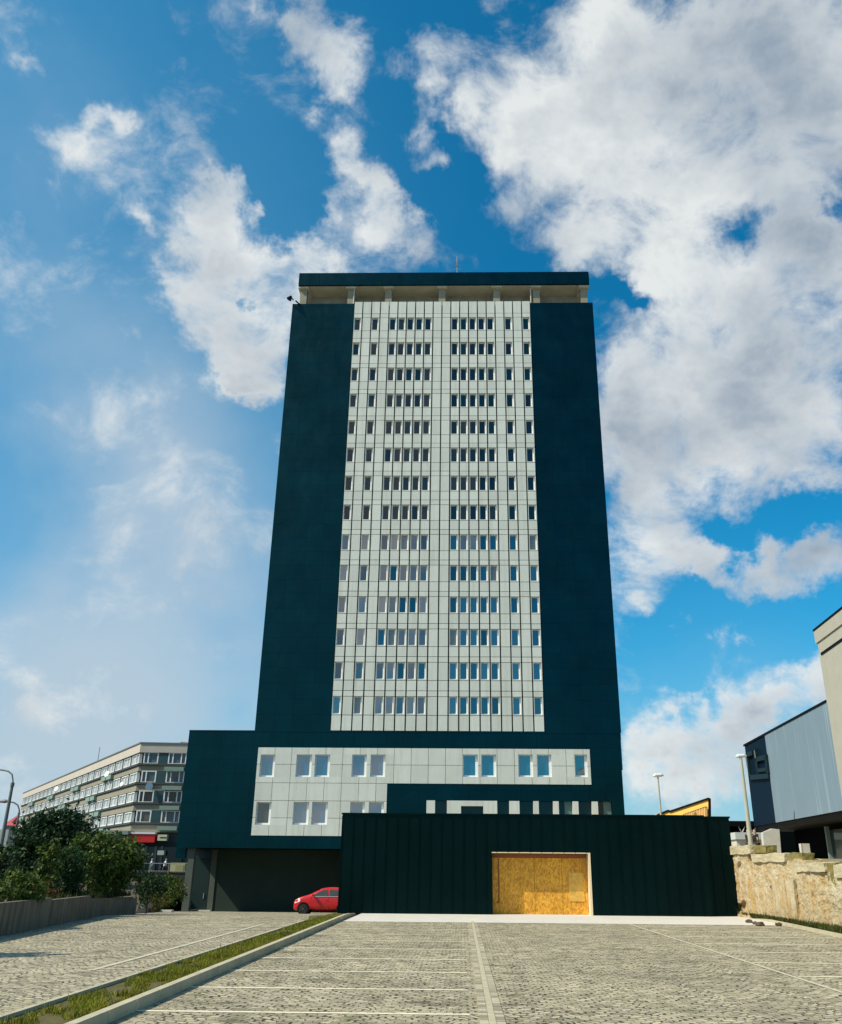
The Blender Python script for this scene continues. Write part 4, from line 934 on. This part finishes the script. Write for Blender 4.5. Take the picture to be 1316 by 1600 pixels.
# railing, utility box and walkers by the street
w = MB(); rt = thing('street_railing', 'long dark railing between the planted bank and the street', 'railing', (-22, 77.8, 1.0))
w.tube([(-60, 77.9, 2.15), (-20.8, 77.9, 2.15)], .04, 6); w.tube([(-60, 77.9, 1.55), (-20.8, 77.9, 1.55)], .03, 6); w.build('rail', m_mast, rt)
w = MB(); x = -60
while x < -20.8: w.box(x-.04, x+.04, 77.86, 77.94, .9, 2.15); x += 1.6
w.build('posts', m_mast, rt)
w = MB(); w.box(-60, -21, 77.98, 78.02, 1.02, 1.5); w.build('infill', mat('railing_infill', (.02, .03, .03), .7), rt)
p = P(266, 1354, 86); q = P(289, 1354, 86)
ut = thing('utility_cabinet', 'yellow beige utility cabinet beside the podium edge', 'cabinet', (p.x, 86, 1.0))
ucm = mat('cabinet_paint', (.36, .37, .20), .7, noise=.1, nscale=2)
w = MB(); w.box(p.x, q.x, 86, 87, .9, P(270, 1348, 86).z); w.build('body', ucm, ut)
w = MB(); w.box(p.x+.5, q.x-.1, 85.97, 85.999, 1.25, P(270, 1351.5, 86).z); w.build('door', mat('cabinet_door', (.25, .26, .12), .7), ut)
# ------------------------------------------------------------------ people
def person(label, base, h, face, pose, shirt, trousers, skin, hair, group=None):
    """one skinned body; clothes are close-fitting children"""
    s = h/1.75; bx, by, bz = base
    root = thing('person', label, 'person', base, group)
    ca, sa = math.cos(face), math.sin(face)
    def W(x, y, z): return (x*ca-y*sa, x*sa+y*ca, z)          # local: +x is forward
    st = pose.get('stride', 0); lean = pose.get('lean', 0); arm = pose.get('arm', 0)
    J = {'pelvis': (0, 0, .92), 'chest': (lean*.6, 0, 1.25), 'neck': (lean, 0, 1.47), 'head': (lean*1.15, 0, 1.60), 'top': (lean*1.2, 0, 1.72),
         'hipl': (0, .10, .88), 'hipr': (0, -.10, .88), 'kneel': (st*.6, .11, .48), 'kneer': (-st*.3, -.11, .48), 'footl': (st, .11, .08), 'footr': (-st, -.11, .10), 'toel': (st+.16, .12, .03), 'toer': (-st+.15, -.12, .04),
         'shl': (lean*.95, .19, 1.42), 'shr': (lean*.95, -.19, 1.42), 'ell': (lean*.8+.05-st*.3, .24, 1.14), 'elr': (lean*.8+.05+st*.3+arm*.1, -.25, 1.14), 'hal': (lean*.7+.12-st*.5, .24, .90), 'har': (lean*.8+.15+st*.5+arm*.2, -.20, .92+arm*.2)}
    Rd = {'pelvis': .13, 'chest': .15, 'neck': .06, 'head': .10, 'top': .07, 'hipl': .10, 'hipr': .10, 'kneel': .065, 'kneer': .065, 'footl': .045, 'footr': .045, 'toel': .035, 'toer': .035, 'shl': .065, 'shr': .065, 'ell': .045, 'elr': .045, 'hal': .035, 'har': .035}
    E = [('pelvis', 'chest'), ('chest', 'neck'), ('neck', 'head'), ('head', 'top'), ('pelvis', 'hipl'), ('pelvis', 'hipr'), ('hipl', 'kneel'), ('hipr', 'kneer'), ('kneel', 'footl'), ('kneer', 'footr'), ('footl', 'toel'), ('footr', 'toer'), ('chest', 'shl'), ('chest', 'shr'), ('shl', 'ell'), ('shr', 'elr'), ('ell', 'hal'), ('elr', 'har')]
    def skin_mesh(name, E, grow, m, cut=None):
        names = [];
        for a, b in E:
            for q in (a, b):
                if q not in names: names.append(q)
        me = bpy.data.meshes.new(name); me.from_pydata([Vector(W(*J[n]))*s for n in names], [(names.index(a), names.index(b)) for a, b in E], [])
        me.materials.append(m); o = bpy.data.objects.new(name, me); C.objects.link(o); o.parent = root
        md = o.modifiers.new('skin', 'SKIN'); 
        for v, n in zip(me.skin_vertices[0].data, names): v.radius = ((Rd[n]+grow)*s, (Rd[n]*(.8 if n in ('chest', 'pelvis') else 1)+grow)*s); v.use_root = False
        me.skin_vertices[0].data[0].use_root = True
        o.modifiers.new('sub', 'SUBSURF').render_levels = 2; return o
    skin_mesh('body', E, 0, skin)
    J['thl'] = tuple((Vector(J['shl'])*.4+Vector(J['ell'])*.6)); J['thr'] = tuple((Vector(J['shr'])*.4+Vector(J['elr'])*.6)); Rd['thl'] = Rd['thr'] = .05
    le = pose.get('sleeve', 0)
    ex = [('ell', 'hal2'), ('elr', 'har2')]
    J['hal2'] = tuple(Vector(J['ell'])*.25+Vector(J['hal'])*.75); J['har2'] = tuple(Vector(J['elr'])*.25+Vector(J['har'])*.75); Rd['hal2'] = Rd['har2'] = .04
    J['nk'] = tuple(Vector(J['chest'])*.2+Vector(J['neck'])*.8); Rd['nk'] = .09
    skin_mesh('shirt', [('pelvis', 'chest'), ('chest', 'nk'), ('chest', 'shl'), ('chest', 'shr')]+([('shl', 'ell'), ('shr', 'elr')]+ex if le else [('shl', 'thl'), ('shr', 'thr')]), .022, shirt)
    skin_mesh('trousers', [('pelvis', 'hipl'), ('pelvis', 'hipr'), ('hipl', 'kneel'), ('hipr', 'kneer'), ('kneel', 'footl'), ('kneer', 'footr')], .02, trousers)
    J['hc'] = (J['head'][0]-.02, 0, 1.66); J['ht'] = (J['top'][0]-.01, 0, 1.735); Rd['hc'] = .105; Rd['ht'] = .08
    if hair: skin_mesh('hair', [('hc', 'ht')], .0, hair)
    return root
sk = mat('skin', (.50, .30, .22), .6); blk = mat('black_cloth', (.008, .008, .010), .8); whc = mat('white_cloth', (.78, .78, .78), .8); grc = mat('dark_cloth', (.03, .035, .04), .8)
hairb = mat('brown_hair', (.05, .03, .02), .7); hairw = mat('blond_hair', (.45, .32, .18), .7)
p = P(236, 1360, 96); person('person in a white top walking before the shop front', (p.x, 96, 1.0), 1.75, R(185), {'stride': .22, 'sleeve': 1}, whc, mat('beige_cloth', (.3, .27, .2), .8), sk, hairw, 'people walking along the street')
p = P(256, 1360, 94); person('person in a white shirt and dark trousers leaning forward in mid stride', (p.x, 94, 1.0), 1.75, R(8), {'stride': .30, 'lean': .12}, whc, grc, sk, hairb, 'people walking along the street')

# ------------------------------------------------------------------ upper terrace and things on it (right)
TZ = 2.45
w = MB(); wo_ = Vector((wn.y, -wn.x, 0))
if wo_.x < 0: wo_ = -wo_
a, b = WA+wo_*.5, WA+wo_*.5+wn*50
w.face([(WA.x+.3, WA.y+1.0, TZ), (200, WA.y+1.0, TZ), (200, 77.8, TZ), (12.7, 77.8, TZ)])
w.face([(WA.x+.3, WA.y+1.0, TZ), (200, WA.y+1.0, TZ), (200, WA.y+1.0, 0), (WA.x+.3, WA.y+1.0, 0)])
pa, pb_ = WA+wo_*.3, WA+wn*50+wo_*.3
w.face([(pa.x, pa.y+.98, 1.5), (pb_.x, pb_.y, 1.5), (200, pb_.y, 1.5), (200, pa.y+.98, 1.5)])
w.face([(WA.x+.3, WA.y+1.0, TZ), (12.7, 77.8, TZ), (12.7, 77.8, -2), (WA.x+.3, WA.y+1.0, -2)])
m_terr = mat('terrace_concrete', (.36, .33, .24), .85, noise=.15, nscale=1)
struct(w.build('terrace', m_terr))

def rockmat():
    m = bpy.data.materials.new('stained_old_concrete'); m.use_nodes = True; t = m.node_tree; b = t.nodes['Principled BSDF']
    pos = N(t, 'ShaderNodeNewGeometry').outputs['Position']
    n1 = NOISE(t, VM(t, 'MULTIPLY', pos, (2.2, 2.2, .45)), 1.0, 6, .62).outputs['Fac']
    n2 = NOISE(t, pos, 2.0, 6, .65).outputs['Fac']; n3 = NOISE(t, VM(t, 'MULTIPLY', pos, (6, 6, .6)), 1.0, 5, .6).outputs['Fac']; n4 = NOISE(t, pos, 9.0, 5, .7).outputs['Fac']
    c = MIX(t, RNG(t, n1, .40, .62), (.46, .40, .26), (.40, .27, .11))
    c = MIX(t, RNG(t, n2, .50, .70), c, (.54, .49, .37))
    c = MIX(t, RNG(t, n3, .58, .72, 0, .8), c, (.20, .15, .08))
    c = MIX(t, RNG(t, n4, .58, .68, 0, .9), c, (.10, .08, .045))
    vz = N(t, 'ShaderNodeSeparateXYZ'); t.links.new(pos, vz.inputs[0])
    c = MIX(t, MA(t, 'MULTIPLY', RNG(t, vz.outputs[2], .9, .1), RNG(t, n2, .4, .6)), c, (.30, .22, .11))
    t.links.new(c, b.inputs['Base Color']); b.inputs['Roughness'].default_value = .92
    bn = N(t, 'ShaderNodeBump'); bn.inputs['Strength'].default_value = .8; bn.inputs['Distance'].default_value = .05
    t.links.new(MA(t, 'ADD', n4, n2), bn.inputs['Height']); t.links.new(bn.outputs[0], b.inputs['Normal'])
    return m
m_rock = rockmat()
def near(x, y): return VP(x, y, WA, WB)
rw = thing('retaining_wall', 'old broken ochre stained concrete retaining wall at right', 'wall', (WA.x, WA.y, 0))
from mathutils import noise as mn
Lw = 30.0
def topz(t):
    # heights read along the wall: high end block, middle, low
    tb = (near(1230, 1400)-WA).dot(wn)
    return (near(1150, 1333).z if t < tb*.4 else near(1215, 1345).z if t < tb*1.35 else near(1285, 1362).z)
w = MB(); nu, nv = 300, 60; base = len(w.v)
for i in range(nu+1):
    t = -0.35+Lw*(i/nu)**1.6
    for j in range(nv+1):
        zt_ = topz(t)+.10*mn.noise(Vector((t*1.3, 5, 0))); z = -.25+(zt_+.25)*j/nv
        p = WA+wn*t; q = Vector((p.x, p.y, z))
        d = mn.fractal(q*.9, .9, 2.0, 5)*.05+mn.fractal(q*4.5, .8, 2.0, 4)*.035+.03*mn.noise(Vector((t*1.7, 0, 0)))
        d += .22*max(0, .55-z)**1.2                              # spreads at the foot
        if mn.noise(Vector((t*1.1+9, z*1.3, 4))) > .50: d -= .22
        if i == 0: d *= .5
        w.v.append(tuple(q-wo_*d))
for i in range(nu):
    for j in range(nv):
        a = base+i*(nv+1)+j; w.f.append((a, a+nv+1, a+nv+2, a+1)); w.m.append(0)
for i in range(nu):                                           # top surface and back
    a = Vector(w.v[base+i*(nv+1)+nv]); b = Vector(w.v[base+(i+1)*(nv+1)+nv]); w.face([a, b, b+wo_*.9, a+wo_*.9])
a0 = [Vector(w.v[base+j]) for j in range(nv+1)]
for j in range(nv): w.face([a0[j], a0[j+1], a0[j+1]+wo_*.9, a0[j]+wo_*.9])
w.build('stone_face', m_rock, rw, smooth=False)
def rough(o, cuts, amp):
    import bmesh
    b = bmesh.new(); b.from_mesh(o.data); bmesh.ops.subdivide_edges(b, edges=b.edges, cuts=cuts, use_grid_fill=True)
    for v in b.verts:
        q = v.co+Vector(ROOTLOC[o.name]); v.co += Vector((mn.noise(q*2.2), mn.noise(q*2.2+Vector((7, 0, 0))), mn.noise(q*2.2+Vector((0, 9, 0)))))*amp*2+Vector((mn.noise(q*9), mn.noise(q*9+Vector((5, 0, 0))), mn.noise(q*9+Vector((0, 3, 0)))))*amp
    b.to_mesh(o.data); b.free()
# coping blocks with gaps between
def cope(x0, x1, y0, y1, out=.10, dark=None, name='coping_block', m=m_concl):
    a, b = near(x0, (y0+y1)/2), near(x1, (y0+y1)/2); z0, z1 = near((x0+x1)/2, y1).z, near((x0+x1)/2, y0).z
    w = MB(); pts = [a-wo_*out, b-wo_*out, b+wo_*.55, a+wo_*.55]; w.prism([(q.x, q.y, z0) for q in pts], (0, 0, z1-z0)); o = fixn(w.build(name, m, rw)); rough(o, 14, .022); return o
m_cope = mat('weathered_coping', (.46, .41, .27), .9, noise=.22, nscale=3, bump=.5)
m_moss = mat('mossy_end_block', (.20, .17, .05), .95, noise=.4, nscale=5, bump=.5)
cope(1136, 1176, 1322, 1335, m=m_cope); cope(1176.1, 1194, 1321, 1333, out=-.05, m=m_moss, name='mossy_block')
cope(1177, 1229, 1334, 1347, m=m_cope); cope(1229.1, 1251, 1333, 1348, out=-.06, m=m_moss, name='mossy_block')
cope(1245, 1292, 1348, 1362, m=m_cope); cope(1292.1, 1307, 1348, 1384, out=-.0, m=m_moss, name='mossy_block'); cope(1307.2, 1345, 1350, 1372, m=m_cope)
w = MB(); rs = random.Random(9)                                # concrete pilaster against the wall
a, b = near(1214, 1420), near(1249, 1420)
w.prism([(q.x, q.y, -.1) for q in (a-wo_*.10, b-wo_*.10, b, a)], (0, 0, near(1230, 1374).z+.1)); rough(fixn(w.build('pilaster', m_rock, rw)), 16, .012)
def rock(name, label, c, s, seed, m=m_rock, group='rubble pieces by the old wall'):
    import bmesh
    b = bmesh.new(); bmesh.ops.create_icosphere(b, subdivisions=3, radius=1)
    for v in b.verts: v.co *= 1+.35*mn.noise(v.co*1.3+Vector((seed, 0, 0)))+.12*mn.noise(v.co*4+Vector((seed, 0, 0))); v.co = Vector((v.co.x*s[0], v.co.y*s[1], v.co.z*s[2]))
    me = bpy.data.meshes.new(name); b.to_mesh(me); b.free(); me.materials.append(m); o = bpy.data.objects.new(name, me); C.objects.link(o); o.location = c
    return tag(o, label, 'rubble', group)
m_rub = mat('dark_rubble', (.10, .08, .05), .95, noise=.4, nscale=8)
for i, (x, y, s, lb) in enumerate(((1171, 1439.5, .16, 'small dark lump of rubble leftmost by the kerb'), (1180, 1442, .12, 'middle dark lump of rubble beside the wall kerb'), (1188, 1444, .19, 'rightmost flat dark lump of rubble by the kerb'), (1217, 1444, .14, 'dark broken stone at the foot of the wall pilaster'))):
    p = G(x, y, .06); rock('rubble', lb, p, (s*.9, s*.6, s*.45), i*3.3, m_rub)

# light blue hall with dark strip and beige block
def hall():
    Yc = 60.0; A = P(1164, 1260, Yc); A.x = P(1163.8, 1166, Yc).x; dv = Vector((math.sin(R(3.2)), -math.cos(R(3.2)), 0)); dv.x = -math.sin(R(3.2))
    # direction of the long wall: towards the camera side, parallel family meeting at pixel column 800
    far_dir = ray(800, 1360); far_dir.z = 0; far_dir.normalize(); A.z = 0; u = -far_dir; Bp = A+u*40
    n = Vector((u.y, -u.x, 0)); 
    if n.dot(-A) < 0: n = -n
    V = lambda x, y: VP(x, y, A, Bp)
    s = lambda p: (p-A).dot(u)
    zt = V(1163.8, 1166).z; zb = V(1236, 1281).z
    t = thing('exhibition_hall', 'light blue hall with a dark corner strip raised over a shadowed glass front', 'building', (A.x, A.y, TZ))
    blue = mat('light_blue_metal', (.18, .26, .33), .5, metal=.0, noise=.06, nscale=.4)
    tb = blue.node_tree; bb = tb.nodes['Principled BSDF']; cc = bb.inputs['Base Color'].links[0].from_socket
    pp = N(tb, 'ShaderNodeNewGeometry').outputs['Position']; stn = NOISE(tb, VM(tb, 'MULTIPLY', pp, (3.5, 3.5, .10)), 1.0, 4, .6).outputs['Fac']
    tb.links.new(MIX(tb, RNG(tb, stn, .55, .75, 0, .5), cc, (.50, .58, .62)), bb.inputs['Base Color'])
    def blk(name, s0, s1, z0, z1, o0, o1, m, par=None):
        w = MB(); q = [A+u*s0+n*o0, A+u*s1+n*o0, A+u*s1+n*o1, A+u*s0+n*o1]; w.prism([(p.x, p.y, z0) for p in q], (0, 0, z1-z0)); return fixn(w.build(name, m, par or t))
    s1 = s(V(1195.5, 1149)); sb = s(V(1276.5, 987))
    nb = 10
    w = MB()
    blk('dark_corner_strip', 0, s1, zb, zt, 0, -15, mat('dark_blue_panel', (.001, .010, .026), .55, spec=.15))
    blk('blue_wall', s1+.003, sb-.003, zb, zt, .02, -15, blue)
    blk('roof_edge', -.15, sb-.15, zt+.003, zt+.12, .06, -15, m_black)
    blk('recess', 1.0, 40, TZ-.5, zb-.01, -2.2, -15, m_dark)
    blk('soffit', 0.02, 40, zb-.30, zb-.002, -.05, -15, m_black)
    ztb = V(1276.5, 987).z
    bei = mat('beige_render', (.38, .375, .32), .8, noise=.08, nscale=1.5)
    bb2 = blk('beige_block', sb, 44, TZ-.5, ztb, .05, -10, bei)
    blk('parapet', sb-.12, 44, ztb-.60, ztb+.04, .12, .052, bei, bb2)
    blk('dark_groove', sb+.3, 44, ztb-1.30, ztb-1.18, .09, .052, m_black, bb2)
    blk('coping', sb-.14, 44, ztb+.045, ztb+.14, .15, -10, m_black, bb2)
    # glazing in the recess
    gl = None
    zs0 = TZ-.4
    gl = blk('glazing', s(V(1250, 1320)), 40, zs0, zb-.6, -1.6, -1.7, mat('green_glass', (.008, .035, .035), .08, noise=.6, nscale=.8))
    for x in (1251, 1292, 1315):
        c0 = s(V(x, 1320)); blk('glazing_mullion', c0, c0+.18, zs0, zb-.4, -1.4, -1.6, mat('mullion_grey', (.20, .26, .25), .5), gl)
    c0, c1 = s(V(1301, 1323)), s(V(1312, 1323)); ps = blk('poster', c0, c1, V(1306, 1330).z, V(1306, 1317).z, -1.30, -1.36, mat('lime_poster', (.42, .58, .02), .5)); ps['label'] = 'lime green poster on the glass'
    blk('pillar', s(V(1244, 1330)), s(V(1249, 1330)), TZ-.5, V(1246, 1318).z, -.2, -.6, m_concl)
    # raised logo strokes
    lg = mat('logo_green_black', (.004, .016, .018), .4, spec=.3); lt = mat('logo_edge', (.10, .12, .12), .4)
    def stroke(pts, wd, m, par):
        w = MB()
        for (xa, ya), (xb, yb) in zip(pts[:-1], pts[1:]):
            a, b = V(1155+xa/20, 1150+ya/20), V(1155+xb/20, 1150+yb/20)
            ext = (b-a).normalized()*wd*.5
            w.bar(a+n*.08-ext, b+n*.08+ext, .16, wd, up=tuple((b-a).normalized().cross(n)))
        return w.build('logo', m, par) if par is t else w.build('logo_edge', m, par)
    lo_ = stroke([(300, 600), (350, 980), (400, 1300), (960, 1250)], .30, lg, t)
    stroke([(300, 590), (460, 530)], .28, lg, lo_); stroke([(560, 470), (600, 720), (640, 1080)], .26, lg, lo_)
    stroke([(640, 720), (900, 660), (950, 1080)], .30, lg, lo_); stroke([(640, 1080), (940, 1040)], .22, lg, lo_)
    def edge(a, b):
        p, q = V(1155+a[0]/20, 1150+a[1]/20)+n*.17, V(1155+b[0]/20, 1150+b[1]/20)+n*.17; w = MB(); w.tube([p, q], .06, 6); w.build('logo_edge', lt, lo_)
    edge((290, 580), (345, 940)); edge((565, 460), (600, 690))
    # far side wall of the hall towards the terrace
    return t
hall()
# truss canopy in front of the hall end
Yk = 66.0
t = thing('truss_canopy', 'dark flat canopy on slanting struts behind the lamp pole', 'canopy', (P(1163, 1300, Yk).x, Yk, TZ))
a, b = P(1147, 1283, Yk), P(1212, 1287, Yk)
w = MB(); w.box(a.x-3, b.x, Yk-.3, Yk+5, a.z-.35, a.z); w.build('roof', m_black, t)
w = MB(); w.box(a.x-3, P(1262, 1300, Yk+4).x, Yk+4, Yk+4.4, TZ-.5, a.z-.36); w.build('back_wall', m_dark, t)
w = MB()
for x0, x1 in ((1151, 1159), (1166, 1160), (1168, 1176), (1184, 1177)):
    w.tube([P(x0, 1286, Yk-.2), P(x1, 1301, Yk-.2)], .045, 6)
w.build('struts', m_steel, t)
# kiosk with pale panels
Yk = 58.0; t = thing('kiosk', 'low pale grey kiosk half hidden by the lamp and two people', 'kiosk', (P(1165, 1310, Yk).x, Yk, TZ))
a, b = P(1149, 1305, Yk), P(1201, 1305, Yk)
w = MB(); w.box(a.x+.1, b.x-.1, Yk+.2, Yk+2, TZ-.2, P(1160, 1312, Yk).z); w.build('body', m_concl, t)
w = MB(); w.box(a.x, b.x, Yk, Yk+2.2, P(1160, 1311.5, Yk).z, P(1160, 1300.5, Yk).z); w.build('fascia', mat('kiosk_fascia', (.50, .56, .56), .6), t)
# stair parapet wall (pale trapezoid)
Yk = 53.0; w = MB(); pts = [P(1200, 1346, Yk), P(1222, 1346, Yk), P(1218, 1296, Yk), P(1207, 1294.5, Yk), P(1192, 1301, Yk), P(1196, 1346, Yk)]
w.prism(pts, (0, .35, 0)); tag(fixn(w.build('stair_parapet', m_concl)), 'pale concrete stair parapet with a sloping top beside the dark glass front', 'parapet')
# two people by the lamp
p = P(1171, 1320, 54); person('bald person in dark clothes standing right behind the lamp pole', (p.x, 54, TZ), 1.78, R(20), {'sleeve': 1}, blk, blk, sk, None, 'people standing by the terrace lamp')
p = P(1182.5, 1320, 54.5); person('person in a black jacket with one bare forearm lowered, right of the lamp', (p.x, 54.5, TZ), 1.80, R(200), {'sleeve': 0, 'lean': .04, 'arm': .6}, blk, blk, sk, hairb, 'people standing by the terrace lamp')
# orange building behind the pavilion
Yo = 62.0
t = thing('orange_building', 'orange building with a rising dark edged roof behind the pavilion', 'building', (P(1070, 1270, Yo).x, Yo, 1.0))
q = lambda x, y, yy=Yo: P(x, y, yy-(x-1068)*.042)
w = MB(); w.prism([q(1028, 1345), q(1028, 1274), q(1044, 1267), q(1047, 1268.5), q(1107, 1248.5), q(1108.5, 1345)], (0, 9, 0)); fixn(w.build('wall', mat('orange_render', (.88, .50, .10), .75, noise=.08, nscale=1), t))
w = MB()
for a, b in (((1027, 1274), (1044.5, 1266.5)), ((1044.5, 1266.5), (1047, 1268)), ((1047, 1268), (1108, 1247.5))): w.bar(q(*a, Yo-.06), q(*b, Yo-.06), .14, .11)
w.bar(q(1108.8, 1247.5, Yo-.1), q(1109.8, 1345, Yo-.1),   .14, .16); w.build('roof_edge', m_black, t)
w = MB(); w.prism([q(1066, 1280, Yo-.12), q(1068, 1272, Yo-.12), q(1104, 1259.5, Yo-.12), q(1104, 1280, Yo-.12)], (0, .1, 0)); lv = fixn(w.build('louvre_window', mat('louvre_shadow', (.12, .05, .03), .8), t))
w = MB()
for k in range(9):
    x = 1071+k*4; w.bar(q(x, 1280, Yo-.2), q(x, 1273.5-(x-1068)*.33, Yo-.2), .16, .16)
w.build('louvres', mat('louvre_pale', (.70, .45, .18), .7), lv)
